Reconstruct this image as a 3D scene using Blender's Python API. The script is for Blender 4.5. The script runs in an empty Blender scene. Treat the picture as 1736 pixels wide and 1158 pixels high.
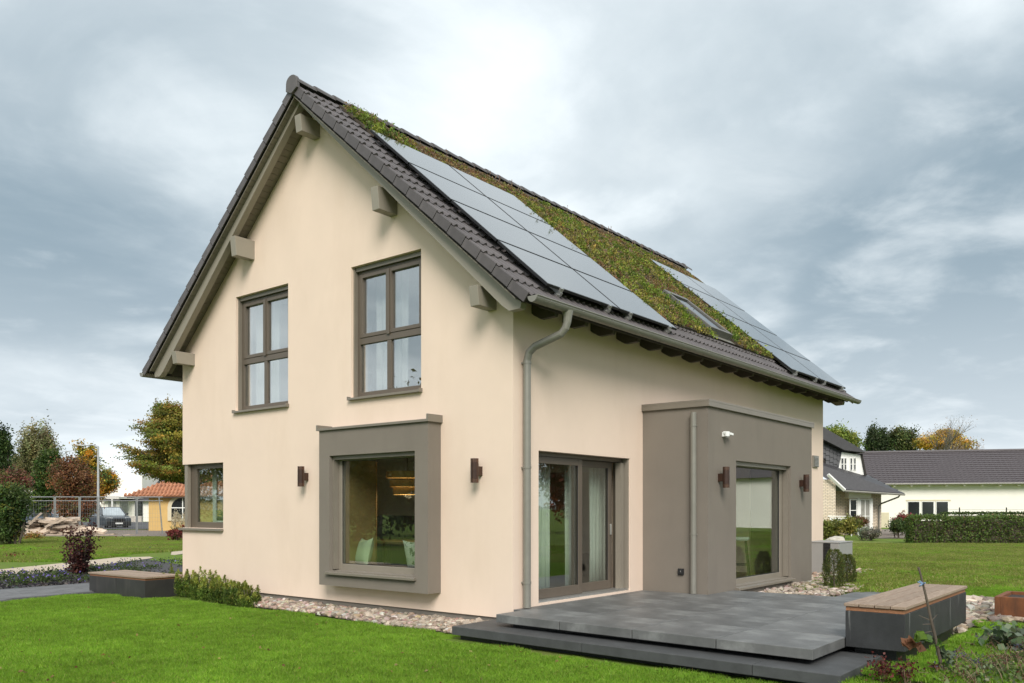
import bpy, bmesh, math, random
import numpy as np
from mathutils import Vector, Matrix
rad = math.radians
random.seed(7); RNG = np.random.default_rng(7)
scene = bpy.context.scene
COL = scene.collection

# ---------------------------------------------------------------- camera
# x runs along the long side of the house, y along its gable, the near corner stands at 0,0
PW, PH, HORIZON, FPX = 1736.0, 1158.0, 862.0, 1433.3
CAM = Vector((-8.7485, -6.9931, 1.6675))
FW = Vector((.78025, .62547, 0)); RT = Vector((.62547, -.78025, 0))
cam_data = bpy.data.cameras.new('camera')
cam = bpy.data.objects.new('camera', cam_data); COL.objects.link(cam)
cam.location = CAM
cam.rotation_euler = (rad(90), 0, math.atan2(FW.y, FW.x) - rad(90))
cam_data.sensor_width = 36; cam_data.lens = 36 * FPX / PW
cam_data.shift_y = (HORIZON - PH / 2) / PW
cam_data.clip_start = .1; cam_data.clip_end = 3000
scene.camera = cam

# ---------------------------------------------------------------- exposure
scene.view_settings.view_transform = 'Standard'
scene.view_settings.look = 'None'
scene.view_settings.gamma = 1
scene.view_settings.exposure = 1.36
scene.cycles.max_bounces = 7
scene.cycles.use_denoising = True
scene.cycles.sample_clamp_indirect = 4
scene.cycles.transparent_max_bounces = 24

# ---------------------------------------------------------------- sky and sun
SUN_FROM = Vector((-.59, -.55, .64)).normalized()
world = bpy.data.worlds.new('World'); scene.world = world; world.use_nodes = True
SEED = ((2.14, 14.05, 13.04), (18.81, 5.42, 5.12), (14.68, 13.17, 6.06))
def build_sky():
    nt = world.node_tree; nt.nodes.clear()
    N = lambda t: nt.nodes.new(t)
    L = nt.links.new
    def math_(op, a, b=None, c=None, clamp=False):
        n = N('ShaderNodeMath'); n.operation = op; n.use_clamp = clamp
        for i, v in enumerate((a, b, c)):
            if v is None: continue
            if isinstance(v, (int, float)): n.inputs[i].default_value = v
            else: L(v, n.inputs[i])
        return n.outputs[0]
    def noise(vec, scale, detail, rough, dist=0., loc=(0, 0, 0)):
        mp = N('ShaderNodeMapping'); L(vec, mp.inputs[0]); mp.inputs['Location'].default_value = loc
        n = N('ShaderNodeTexNoise'); L(mp.outputs[0], n.inputs['Vector'])
        n.inputs['Scale'].default_value = scale; n.inputs['Detail'].default_value = detail
        n.inputs['Roughness'].default_value = rough; n.inputs['Distortion'].default_value = dist
        return n.outputs['Fac']
    def ramp(fac, lo, hi):
        n = N('ShaderNodeMapRange'); n.interpolation_type = 'SMOOTHSTEP'; L(fac, n.inputs[0])
        n.inputs[1].default_value = lo; n.inputs[2].default_value = hi
        return n.outputs[0]
    def mix(fac, a, b):
        n = N('ShaderNodeMix'); n.data_type = 'RGBA'
        for s, v in ((n.inputs[0], fac), (n.inputs[6], a), (n.inputs[7], b)):
            if isinstance(v, (int, float)): s.default_value = v
            elif isinstance(v, tuple): s.default_value = (*v, 1)
            else: L(v, s)
        return n.outputs[2]
    tc = N('ShaderNodeTexCoord'); sep = N('ShaderNodeSeparateXYZ'); L(tc.outputs['Generated'], sep.inputs[0])
    z = math_('MAXIMUM', sep.outputs[2], 0)
    zz = math_('ADD', z, .16)
    px = math_('DIVIDE', sep.outputs[0], zz); py = math_('DIVIDE', sep.outputs[1], zz)
    comb = N('ShaderNodeCombineXYZ'); L(px, comb.inputs[0]); L(py, comb.inputs[1])
    P = comb.outputs[0]
    sky = N('ShaderNodeTexSky'); sky.sky_type = 'NISHITA'; sky.sun_disc = False
    sky.sun_elevation = math.asin(SUN_FROM.z)
    sky.sun_rotation = math.atan2(SUN_FROM.x, SUN_FROM.y)
    sky.air_density = 1.2; sky.dust_density = 2.0
    sc_ = N('ShaderNodeVectorMath'); sc_.operation = 'SCALE'; L(sky.outputs[0], sc_.inputs[0]); sc_.inputs['Scale'].default_value = .085
    # cloud deck drawn on a flat layer overhead, so that it flattens towards the horizon
    big = noise(P, .38, 2, .45, .3, SEED[0])            # broad banks of cloud
    mid = noise(P, 1.05, 9, .52, .55, SEED[1])           # their billows
    fine = noise(P, 2.6, 9, .58, .3, SEED[2])
    t = math_('ADD', math_('MULTIPLY', big, .58), math_('ADD', math_('MULTIPLY', mid, .34), math_('MULTIPLY', fine, .08)))
    shade = ramp(t, .415, .585)
    cloud = mix(shade, (.415, .445, .46), (.125, .165, .196))
    wisp = ramp(math_('ADD', math_('MULTIPLY', mid, .62), math_('MULTIPLY', fine, .38)), .50, .66)
    cloud = mix(math_('MULTIPLY', wisp, .45), cloud, (.44, .465, .475))
    gap = ramp(t, .44, .38)                              # thin places where the blue shows
    col = mix(math_('MULTIPLY', gap, .55), cloud, sc_.outputs[0])
    low = ramp(sep.outputs[2], .30, .0)                # haze low over the horizon
    col = mix(math_('MULTIPLY', low, .5), col, (.43, .458, .475))
    bg = N('ShaderNodeBackground'); L(col, bg.inputs[0]); bg.inputs[1].default_value = 1.0
    out = N('ShaderNodeOutputWorld'); L(bg.outputs[0], out.inputs[0])
build_sky()
sun_data = bpy.data.lights.new('sun', 'SUN'); sun = bpy.data.objects.new('sun', sun_data); COL.objects.link(sun)
sun_data.energy = 1.5; sun_data.angle = rad(30); sun_data.color = (1, .95, .88)
sun.rotation_euler = (-SUN_FROM).to_track_quat('-Z', 'Y').to_euler()
sun.location = (-20, -10, 20)

# ---------------------------------------------------------------- helpers: placement
def smooth(t): t = min(1, max(0, t)); return t * t * (3 - 2 * t)
def ground_z(x, y):
    """the plot lies a little higher east of the terrace and along its bench"""
    return .18 * max(smooth((x - 2.5) / 3), smooth((-4.55 - y) / .5) * smooth((x + 1.6) / 1.2))
def on_plane(u, v, z=0.):
    """point of the ground seen at photo position u, v"""
    d = FW * FPX + RT * (u - PW / 2) + Vector((0, 0, HORIZON - v))
    return CAM + d * ((z - CAM.z) / d.z)
def at(u, d, z=0.):
    """point d metres ahead in direction u, height z"""
    p = CAM + FW * d + RT * ((u - PW / 2) * d / FPX); p.z = z; return p
def hgt(v, d): return CAM.z + (HORIZON - v) * d / FPX
FACING = math.atan2(RT.y, RT.x)      # rotation whose local x runs to the right of the picture

# ---------------------------------------------------------------- helpers: materials
MATS = {}
def new_mat(name):
    m = bpy.data.materials.new(name); m.use_nodes = True; m.node_tree.nodes.clear(); MATS[name] = m
    return m, m.node_tree
def surface(name, col, rough=.7, var=.12, scale=6., bump=.0, bscale=60., col2=None, metal=0., spec=.5, stretch=None,
            detail=5, stain=None, stain_scale=1.2, stain_lo=.55, stain_hi=.75, coat=0., rand=0., stain_stretch=None):
    """one procedural surface: base colour broken up by noise, optional stains, fine relief, per object tint"""
    m, nt = new_mat(name); N = nt.nodes.new; L = nt.links.new
    out = N('ShaderNodeOutputMaterial'); b = N('ShaderNodeBsdfPrincipled'); L(b.outputs[0], out.inputs[0])
    tc = N('ShaderNodeTexCoord'); mp = N('ShaderNodeMapping'); L(tc.outputs['Object'], mp.inputs[0])
    if stretch: mp.inputs['Scale'].default_value = stretch
    n = N('ShaderNodeTexNoise'); n.inputs['Scale'].default_value = scale; n.inputs['Detail'].default_value = detail
    n.inputs['Roughness'].default_value = .6; L(mp.outputs[0], n.inputs['Vector'])
    r = N('ShaderNodeMapRange'); r.inputs[1].default_value = .3; r.inputs[2].default_value = .7; L(n.outputs[0], r.inputs[0])
    mx = N('ShaderNodeMix'); mx.data_type = 'RGBA'; L(r.outputs[0], mx.inputs[0])
    c2 = col2 or tuple(min(1, c * (1 + var)) for c in col); c1 = col if col2 else tuple(c * (1 - var) for c in col)
    mx.inputs[6].default_value = (*c1, 1); mx.inputs[7].default_value = (*c2, 1)
    c = mx.outputs[2]
    if stain:
        mp2 = N('ShaderNodeMapping'); L(tc.outputs['Object'], mp2.inputs[0])
        if stain_stretch: mp2.inputs['Scale'].default_value = stain_stretch
        n2 = N('ShaderNodeTexNoise'); n2.inputs['Scale'].default_value = stain_scale; n2.inputs['Detail'].default_value = 7
        n2.inputs['Roughness'].default_value = .65; L(mp2.outputs[0], n2.inputs['Vector'])
        r2 = N('ShaderNodeMapRange'); r2.inputs[1].default_value = stain_lo; r2.inputs[2].default_value = stain_hi; L(n2.outputs[0], r2.inputs[0])
        m2 = N('ShaderNodeMix'); m2.data_type = 'RGBA'; L(r2.outputs[0], m2.inputs[0]); L(c, m2.inputs[6]); m2.inputs[7].default_value = (*stain, 1)
        c = m2.outputs[2]
    if rand:
        oi = N('ShaderNodeObjectInfo'); rr = N('ShaderNodeMapRange'); L(oi.outputs['Random'], rr.inputs[0])
        rr.inputs[3].default_value = 1 - rand; rr.inputs[4].default_value = 1 + rand
        hs = N('ShaderNodeHueSaturation'); L(rr.outputs[0], hs.inputs['Value']); L(c, hs.inputs['Color']); c = hs.outputs[0]
    L(c, b.inputs['Base Color'])
    b.inputs['Roughness'].default_value = rough; b.inputs['Metallic'].default_value = metal
    b.inputs['Specular IOR Level'].default_value = spec; b.inputs['Coat Weight'].default_value = coat
    if bump:
        n3 = N('ShaderNodeTexNoise'); n3.inputs['Scale'].default_value = bscale; n3.inputs['Detail'].default_value = 4
        L(mp.outputs[0], n3.inputs['Vector'])
        bp = N('ShaderNodeBump'); bp.inputs['Strength'].default_value = bump; bp.inputs['Distance'].default_value = .01
        L(n3.outputs[0], bp.inputs['Height']); L(bp.outputs[0], b.inputs['Normal'])
    return m
def leaf_mat(name, trans=.35, rough=.55, patchy=False):
    """foliage: every leaf carries its own colour"""
    m, nt = new_mat(name); N = nt.nodes.new; L = nt.links.new
    out = N('ShaderNodeOutputMaterial'); b = N('ShaderNodeBsdfPrincipled'); t = N('ShaderNodeBsdfTranslucent')
    a = N('ShaderNodeAttribute'); a.attribute_name = 'leaf'
    c = a.outputs['Color']
    if patchy:      # lush and paler drifts across a lawn
        g = N('ShaderNodeNewGeometry'); v = []
        for sc, lo, hi in ((.55, .86, 1.18), (3.5, .86, 1.16)):
            n = N('ShaderNodeTexNoise'); n.inputs['Scale'].default_value = sc; n.inputs['Detail'].default_value = 4; L(g.outputs['Position'], n.inputs['Vector'])
            r = N('ShaderNodeMapRange'); r.inputs[1].default_value = .32; r.inputs[2].default_value = .68; r.inputs[3].default_value = lo; r.inputs[4].default_value = hi; L(n.outputs[0], r.inputs[0]); v.append(r.outputs[0])
        m_ = N('ShaderNodeMath'); m_.operation = 'MULTIPLY'; L(v[0], m_.inputs[0]); L(v[1], m_.inputs[1])
        hs = N('ShaderNodeHueSaturation'); L(c, hs.inputs['Color']); L(m_.outputs[0], hs.inputs['Value']); c = hs.outputs[0]
    L(c, b.inputs['Base Color']); L(c, t.inputs[0])
    b.inputs['Roughness'].default_value = rough; b.inputs['Specular IOR Level'].default_value = .3
    mx = N('ShaderNodeMixShader'); mx.inputs[0].default_value = trans
    L(b.outputs[0], mx.inputs[1]); L(t.outputs[0], mx.inputs[2]); L(mx.outputs[0], out.inputs[0])
    return m
def glass_mat(name, tint=(.86, .9, .88), boost=1.0):
    m, nt = new_mat(name); N = nt.nodes.new; L = nt.links.new
    out = N('ShaderNodeOutputMaterial'); t = N('ShaderNodeBsdfTransparent'); t.inputs[0].default_value = (*tint, 1)
    g = N('ShaderNodeBsdfGlossy'); g.inputs['Roughness'].default_value = .0; g.inputs[0].default_value = (.95, .97, .97, 1)
    f = N('ShaderNodeLayerWeight'); f.inputs['Blend'].default_value = .5      # Schlick, the same for both faces of the pane
    pw = N('ShaderNodeMath'); pw.operation = 'POWER'; L(f.outputs['Facing'], pw.inputs[0]); pw.inputs[1].default_value = 4
    k = N('ShaderNodeMath'); k.operation = 'MULTIPLY_ADD'; k.use_clamp = True; L(pw.outputs[0], k.inputs[0])
    k.inputs[1].default_value = .9; k.inputs[2].default_value = .075 * boost
    nz = N('ShaderNodeTexNoise'); nz.inputs['Scale'].default_value = 1.1; nz.inputs['Detail'].default_value = 1
    tc = N('ShaderNodeTexCoord'); L(tc.outputs['Object'], nz.inputs['Vector'])
    bp = N('ShaderNodeBump'); bp.inputs['Strength'].default_value = .02; bp.inputs['Distance'].default_value = .02
    L(nz.outputs[0], bp.inputs['Height']); L(bp.outputs[0], g.inputs['Normal'])
    mx = N('ShaderNodeMixShader'); L(k.outputs[0], mx.inputs[0]); L(t.outputs[0], mx.inputs[1]); L(g.outputs[0], mx.inputs[2])
    L(mx.outputs[0], out.inputs[0])
    return m

surface('plaster', (.77, .617, .505), .9, .022, 1.3, .25, 240, detail=4, spec=.2, stain=(.70, .55, .435), stain_scale=.8, stain_lo=.5, stain_hi=.95, stain_stretch=(1.6, 1.6, .5))
surface('taupe_plaster', (.205, .179, .150), .9, .04, 1.3, .35, 210, detail=4, spec=.2, stain=(.175, .152, .128), stain_scale=1.1, stain_lo=.5, stain_hi=.9, stain_stretch=(2, 2, .5))
surface('plinth', (.20, .18, .155), .9, .08, 5, .2, 120, spec=.2)
surface('trim_paint', (.28, .252, .204), .55, .03, 2, .03, 40)
surface('frame_brown', (.115, .092, .07), .42, .04, 3)
surface('frame_light', (.24, .21, .17), .4, .04, 3)
surface('sill_metal', (.20, .175, .142), .38, .05, 4)
surface('zinc', (.235, .225, .195), .42, .07, 6, metal=.25)
surface('tile_grey', (.086, .075, .075), .5, .10, 9, .1, 60, rand=.10, stain=(.13, .11, .105), stain_scale=5, stain_lo=.58, stain_hi=.8)
surface('ridge_grey', (.10, .09, .088), .55, .1, 8, .1, 60, rand=.08)
surface('deck_dark', (.03, .026, .022), .9, .15, 6)
surface('soffit_wood', (.185, .162, .125), .6, .06, 5, rand=.06)
surface('eave_shade_paint', (.065, .053, .042), .7, .12, 5)  # taupe of tails and eave boards darkened, eave shade put into the colour
surface('substrate', (.055, .042, .028), .95, .4, 14, .6, 50)
surface('panel_glass', (.085, .083, .079), .14, .04, 3, spec=1.0, rand=.05, coat=.6)
surface('panel_frame', (.015, .015, .016), .35, .1, 5)
surface('aluminium', (.55, .55, .53), .35, .1, 8, metal=.8)
surface('copper_brown', (.055, .026, .017), .3, .18, 9, metal=.4, coat=.3)
surface('copper_end', (.13, .075, .055), .22, .1, 9, metal=.7)
surface('white_plastic', (.78, .78, .76), .4, .02, 5)
surface('black_plastic', (.015, .015, .016), .45, .1, 5)
surface('black_metal', (.02, .02, .021), .5, .1, 5)
surface('pump_grey', (.30, .295, .285), .5, .03, 4)
surface('granite', (.126, .127, .125), .5, .28, 3.2, .15, 130, rand=.10, stain=(.27, .275, .265), stain_scale=2.1, stain_lo=.54, stain_hi=.80)
surface('granite_step', (.06, .062, .063), .66, .25, 4.2, .2, 130, rand=.06, stain=(.13, .135, .135), stain_scale=2.6, stain_lo=.62, stain_hi=.9)
surface('bench_stone', (.028, .029, .03), .6, .25, 5, .15, 120, rand=.05, stain=(.20, .205, .2), stain_scale=1.3, stain_lo=.60, stain_hi=.74, stain_stretch=(7, 7, .45))
surface('bench_steel', (.032, .031, .03), .5, .2, 3, stain=(.11, .095, .085), stain_scale=1.1, stain_lo=.52, stain_hi=.8, stain_stretch=(2, 2, .25))
surface('slat_wood', (.235, .165, .118), .75, .22, 5, .25, 30, col2=(.33, .25, .185), stretch=(1, 9, 9), rand=.12)
surface('slat_wood_y', (.235, .165, .118), .75, .22, 5, .25, 30, col2=(.36, .275, .205), stretch=(9, 1, 9), rand=.12)
surface('beam_wood', (.30, .135, .065), .7, .2, 4, .15, 30, stretch=(1, 7, 7), rand=.08)
surface('corten', (.17, .058, .018), .75, .3, 4, .25, 60, stain=(.075, .03, .013), stain_scale=2.2, stain_lo=.45, stain_hi=.75, stain_stretch=(3, 3, .6))
surface('soil', (.035, .026, .02), .95, .35, 12, .7, 40)
surface('pebble', (.37, .31, .25), .75, .12, 9, .1, 40, rand=.40, stain=(.27, .19, .13), stain_scale=5, stain_lo=.5, stain_hi=.75)
surface('gravel_bed', (.20, .165, .135), .95, .35, 25, .8, 45)
surface('slate_bed', (.055, .052, .055), .9, .4, 30, .9, 45)
surface('sand_path', (.47, .39, .30), .95, .10, 3, .35, 90, stain=(.36, .3, .23), stain_scale=1.1)
surface('paver', (.135, .135, .138), .8, .12, 8, .25, 70, rand=.16)
surface('asphalt', (.075, .075, .078), .9, .15, 3, .3, 60)
surface('wall_white', (.86, .82, .75), .9, .03, 1.5, .05, 40)
surface('wall_inside', (.66, .62, .55), .9, .03, 1.5)
surface('floor_oak', (.19, .125, .075), .5, .2, 4, stretch=(1, 8, 1))
surface('linen', (.66, .68, .60), .9, .06, 12, .2, 90)
surface('sheer', (.74, .76, .76), .9, .03, 8)
surface('ochre_cloth', (.30, .20, .08), .9, .12, 6, .1, 60)
surface('olive_blind', (.20, .20, .12), .9, .05, 8)
surface('cushion', (.46, .52, .34), .9, .08, 9, .2, 60)
surface('cushion_print', (.52, .55, .44), .9, .1, 9, stain=(.12, .16, .10), stain_scale=14, stain_lo=.52, stain_hi=.58)
surface('bark', (.10, .078, .058), .9, .3, 9, .6, 30, stretch=(1, 1, .3))
surface('bark_grey', (.155, .135, .11), .9, .3, 9, .6, 30, stretch=(1, 1, .3))
surface('sandstone', (.52, .42, .33), .9, .16, 3, .4, 30, rand=.32, stain=(.30, .20, .135), stain_scale=3)
surface('steel_galv', (.30, .31, .31), .4, .12, 7, metal=.5)
surface('mast_grey', (.40, .41, .42), .5, .08, 5)
surface('anthracite_tile', (.050, .048, .052), .55, .16, 7, .15, 30, stretch=(1, 1, 1))
surface('barn_tile', (.082, .07, .074), .6, .18, 9, .15, 30)
surface('red_tile', (.22, .075, .07), .7, .14, 6, .15, 30)
surface('orange_tile', (.44, .19, .10), .85, .28, 5, .2, 30, stain=(.25, .105, .06), stain_scale=2.2, stain_lo=.45, rand=.12)
surface('ochre_wall', (.60, .40, .155), .9, .05, 2, .1, 40)
surface('stone_frame', (.62, .55, .40), .9, .05, 5)
surface('white_frame', (.80, .79, .76), .5, .02, 3)
surface('dark_glass', (.018, .02, .022), .08, .1, 2, spec=.8)
surface('pale_glass', (.30, .29, .26), .12, .2, 3, spec=.8)
surface('roof_glass', (.40, .45, .48), .1, .15, 2, spec=.9)
surface('car_dark', (.022, .027, .034), .28, .06, 3, coat=.8)
surface('car_blue', (.10, .13, .18), .28, .06, 3, coat=.8)
surface('tyre', (.012, .012, .012), .85, .1, 9)
surface('alloy', (.42, .42, .43), .3, .06, 7, metal=.8)
surface('lamp_glass', (.62, .64, .64), .15, .04, 5)
surface('dark_brown_wood', (.05, .032, .022), .45, .2, 4)
surface('rock', (.46, .42, .36), .9, .2, 4, .5, 12)
surface('bamboo', (.48, .33, .14), .7, .12, 9)
glass_mat('glass', boost=1.7); glass_mat('glass_up', (.92, .94, .93), 4.2)
leaf_mat('leaf'); leaf_mat('needle', .15, .6); leaf_mat('grass', .35, .5, True); leaf_mat('plume', .45, .8)
def bulb_material():
    m, nt = new_mat('bulb'); e = nt.nodes.new('ShaderNodeEmission'); o = nt.nodes.new('ShaderNodeOutputMaterial')
    e.inputs[0].default_value = (1, .62, .25, 1); e.inputs[1].default_value = 6; nt.links.new(e.outputs[0], o.inputs[0])
bulb_material()
def brick_material():
    m, nt = new_mat('brick_cream'); N = nt.nodes.new; L = nt.links.new
    out = N('ShaderNodeOutputMaterial'); b = N('ShaderNodeBsdfPrincipled'); L(b.outputs[0], out.inputs[0])
    tc = N('ShaderNodeTexCoord'); sp = N('ShaderNodeSeparateXYZ'); L(tc.outputs['Object'], sp.inputs[0])
    ad = N('ShaderNodeMath'); L(sp.outputs[0], ad.inputs[0]); L(sp.outputs[1], ad.inputs[1])
    cb = N('ShaderNodeCombineXYZ'); L(ad.outputs[0], cb.inputs[0]); L(sp.outputs[2], cb.inputs[1])
    t = N('ShaderNodeTexBrick'); L(cb.outputs[0], t.inputs['Vector'])
    t.inputs['Color1'].default_value = (.66, .55, .41, 1); t.inputs['Color2'].default_value = (.74, .64, .51, 1)
    t.inputs['Mortar'].default_value = (.30, .25, .20, 1); t.inputs['Scale'].default_value = 1
    t.inputs['Mortar Size'].default_value = .012; t.inputs['Brick Width'].default_value = .25; t.inputs['Row Height'].default_value = .083
    L(t.outputs[0], b.inputs['Base Color']); b.inputs['Roughness'].default_value = .85
brick_material()
def lawn_material():
    m, nt = new_mat('lawn_ground'); N = nt.nodes.new; L = nt.links.new
    out = N('ShaderNodeOutputMaterial'); b = N('ShaderNodeBsdfPrincipled'); L(b.outputs[0], out.inputs[0])
    tc = N('ShaderNodeTexCoord')
    def nz(s, d=6):
        n = N('ShaderNodeTexNoise'); n.inputs['Scale'].default_value = s; n.inputs['Detail'].default_value = d
        n.inputs['Roughness'].default_value = .65; L(tc.outputs['Object'], n.inputs['Vector']); return n.outputs[0]
    def rmp(f, lo, hi):
        r = N('ShaderNodeMapRange'); r.inputs[1].default_value = lo; r.inputs[2].default_value = hi; L(f, r.inputs[0]); return r.outputs[0]
    def mix(f, a, bb):
        n = N('ShaderNodeMix'); n.data_type = 'RGBA'; L(f, n.inputs[0])
        for s, v in ((n.inputs[6], a), (n.inputs[7], bb)):
            if isinstance(v, tuple): s.default_value = (*v, 1)
            else: L(v, s)
        return n.outputs[2]
    c = mix(rmp(nz(9), .3, .7), (.10, .165, .026), (.155, .225, .04))
    c = mix(rmp(nz(.35), .50, .72), c, (.19, .185, .06))
    c = mix(rmp(nz(1.7), .60, .80), c, (.19, .15, .085))
    L(c, b.inputs['Base Color']); b.inputs['Roughness'].default_value = .9; b.inputs['Specular IOR Level'].default_value = .1
    bp = N('ShaderNodeBump'); bp.inputs['Strength'].default_value = .8; bp.inputs['Distance'].default_value = .03
    L(nz(45, 3), bp.inputs['Height']); L(bp.outputs[0], b.inputs['Normal'])
lawn_material()

# ---------------------------------------------------------------- helpers: meshes and objects
class MB:
    """collects shapes that become one mesh"""
    def __init__(s): s.v = []; s.f = []
    def add(s, vs, fs):
        k = len(s.v); s.v += [tuple(p) for p in vs]; s.f += [tuple(i + k for i in f) for f in fs]; return s
    def box(s, x0, x1, y0, y1, z0, z1):
        x0, x1 = sorted((x0, x1)); y0, y1 = sorted((y0, y1)); z0, z1 = sorted((z0, z1))
        return s.add([(x, y, z) for z in (z0, z1) for y in (y0, y1) for x in (x0, x1)],
                     [(0, 2, 3, 1), (4, 5, 7, 6), (0, 1, 5, 4), (2, 6, 7, 3), (0, 4, 6, 2), (1, 3, 7, 5)])
    def hexa(s, p):      # eight corners: bottom ring then top ring
        return s.add(p, [(3, 2, 1, 0), (4, 5, 6, 7), (0, 1, 5, 4), (1, 2, 6, 5), (2, 3, 7, 6), (3, 0, 4, 7)])
    def prism(s, poly, fn, a, b):
        n = len(poly)
        return s.add([fn(p, a) for p in poly] + [fn(p, b) for p in poly],
                     [tuple(range(n - 1, -1, -1)), tuple(range(n, 2 * n))] + [(i, (i + 1) % n, n + (i + 1) % n, n + i) for i in range(n)])
    def tube(s, pts, rads, n=8, caps=True):
        pts = [Vector(p) for p in pts]
        if not isinstance(rads, (list, tuple)): rads = [rads] * len(pts)
        rings = []
        up = None
        for i, p in enumerate(pts):
            d = (pts[min(i + 1, len(pts) - 1)] - pts[max(i - 1, 0)]).normalized()
            if up is None: up = Vector((0, 0, 1)) if abs(d.z) < .9 else Vector((1, 0, 0))
            a = d.cross(up).normalized(); b = a.cross(d).normalized(); up = b
            rings.append([p + (a * math.cos(t) + b * math.sin(t)) * rads[i] for t in (2 * math.pi * k / n for k in range(n))])
        vs = [q for r in rings for q in r]; fs = []
        for i in range(len(pts) - 1):
            for k in range(n):
                fs.append((i * n + k, i * n + (k + 1) % n, (i + 1) * n + (k + 1) % n, (i + 1) * n + k))
        if caps: fs += [tuple(range(n - 1, -1, -1)), tuple(range((len(pts) - 1) * n, len(pts) * n))]
        return s.add(vs, fs)
    def cyl(s, c, r, h, n=16, axis='z', r2=None):
        c = Vector(c); d = {'x': Vector((1, 0, 0)), 'y': Vector((0, 1, 0)), 'z': Vector((0, 0, 1))}[axis]
        return s.tube([c, c + d * h], [r, r if r2 is None else r2], n)
    def mesh(s, name, origin=(0, 0, 0), smooth_=False):
        m = bpy.data.meshes.new(name); o = Vector(origin)
        m.from_pydata([tuple(Vector(p) - o) for p in s.v], [], s.f); m.update()
        if smooth_:
            m.shade_smooth()
        return m
def link(name, mesh, mat, parent=None, loc=None, bevel=0, autosmooth=False):
    o = bpy.data.objects.new(name, mesh); COL.objects.link(o)
    if mat is not None and not mesh.materials: mesh.materials.append(MATS[mat] if isinstance(mat, str) else mat)
    if parent is not None: o.parent = parent
    if loc is not None: o.location = loc
    if bevel:
        b = o.modifiers.new('bevel', 'BEVEL'); b.width = bevel; b.segments = 2; b.limit_method = 'ANGLE'; b.harden_normals = False
    return o
def part(name, mb, mat, parent, origin=(0, 0, 0), bevel=0, smooth_=False, label=None):
    o = link(name, mb.mesh(name, origin, smooth_), mat, parent, bevel=bevel)
    if label: o['label'] = label
    return o
def tag(o, label=None, cat=None, group=None, kind=None):
    if label: o['label'] = label
    if cat: o['category'] = cat
    if group: o['group'] = group
    if kind: o['kind'] = kind
    return o
def thing(name, label, cat, loc=(0, 0, 0), rz=0, group=None):
    o = bpy.data.objects.new(name, None); COL.objects.link(o); o.empty_display_size = .2
    o.location = loc; o.rotation_euler = (0, 0, rz)
    return tag(o, label, cat, group)
def copy_tree(o, parent=None):
    c = o.copy(); COL.objects.link(c); c.parent = parent
    for ch in list(o.children): copy_tree(ch, c)
    return c
def fast_mesh(name, V, F_sizes, F_idx, cols=None):
    m = bpy.data.meshes.new(name)
    V = np.asarray(V, np.float32).reshape(-1, 3)
    m.vertices.add(len(V)); m.vertices.foreach_set('co', V.ravel())
    nf = len(F_sizes); m.loops.add(len(F_idx)); m.polygons.add(nf)
    m.loops.foreach_set('vertex_index', np.asarray(F_idx, np.int32))
    st = np.concatenate([[0], np.cumsum(F_sizes)[:-1]]).astype(np.int32)
    m.polygons.foreach_set('loop_start', st)
    m.update(calc_edges=True)
    if cols is not None:
        a = m.attributes.new('leaf', 'FLOAT_COLOR', 'FACE')
        c = np.ones((nf, 4), np.float32); c[:, :3] = cols; a.data.foreach_set('color', c.ravel())
    return m
def leaves_mesh(name, cen, size, cols, aspect=.5, axis=None, spread=1.0, fold=0.):
    """one small diamond face for each leaf; axis: preferred leaf direction (N,3)"""
    n = len(cen); g = RNG.normal(size=(n, 3))
    d = g if axis is None else axis + g * spread
    d /= np.linalg.norm(d, axis=1)[:, None] + 1e-9
    h = RNG.normal(size=(n, 3)); w = np.cross(d, h); w /= np.linalg.norm(w, axis=1)[:, None] + 1e-9
    size = np.broadcast_to(np.asarray(size, float), (n,))[:, None]
    a = cen - d * size * .5; b = cen + d * size * .5
    m1 = cen + w * size * aspect * .5 - d * size * .08; m2 = cen - w * size * aspect * .5 - d * size * .08
    V = np.stack([a, m1, b, m2], 1)
    return fast_mesh(name, V, np.full(n, 4), np.arange(4 * n), np.clip(cols, .002, 1))
def pick_cols(pal, n, jit=.16, w=None):
    pal = np.asarray(pal, float); i = RNG.choice(len(pal), n, p=w)
    return pal[i] * (1 + RNG.normal(0, jit, (n, 1))) * (1 + RNG.normal(0, jit * .35, (n, 3)))
# ================================================================ the ground
def ground():
    fine_x = np.arange(-16, 24.01, .5); fine_y = np.arange(-16, 26.01, .5)
    far = np.array([26, 30, 36, 45, 60, 80, 110, 160, 250, 420, 800, 1500.])
    xs = np.concatenate([(-far[::-1] + 4), fine_x, far + 1]); ys = np.concatenate([(-far[::-1] + 4), fine_y, far + 2])
    V = [(x, y, ground_z(x, y) + (.0 if abs(x) < 30 else 0)) for y in ys for x in xs]
    nx = len(xs); F = [(j * nx + i, j * nx + i + 1, (j + 1) * nx + i + 1, (j + 1) * nx + i) for j in range(len(ys) - 1) for i in range(nx - 1)]
    m = bpy.data.meshes.new('ground'); m.from_pydata(V, [], F); m.update(); m.shade_smooth()
    tag(link('ground', m, 'lawn_ground'), kind='structure')
ground()
def sheet(name, pts, mat, z=.006, drape=False):
    """a flat sheet over the ground; densified so that it follows the slope of the plot"""
    m = bpy.data.meshes.new(name); bm = bmesh.new()
    f = bm.faces.new([bm.verts.new((p[0], p[1], 0)) for p in pts])
    if drape:
        for _ in range(4): bmesh.ops.subdivide_edges(bm, edges=[e for e in bm.edges if e.calc_length() > .6], cuts=1, use_grid_fill=True)
    for v in bm.verts: v.co.z = ground_z(v.co.x, v.co.y) + z
    bm.normal_update()
    if f.is_valid and f.normal.z < 0: bmesh.ops.reverse_faces(bm, faces=bm.faces)
    bm.to_mesh(m); bm.free()
    return tag(link(name, m, mat), kind='structure')
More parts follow.
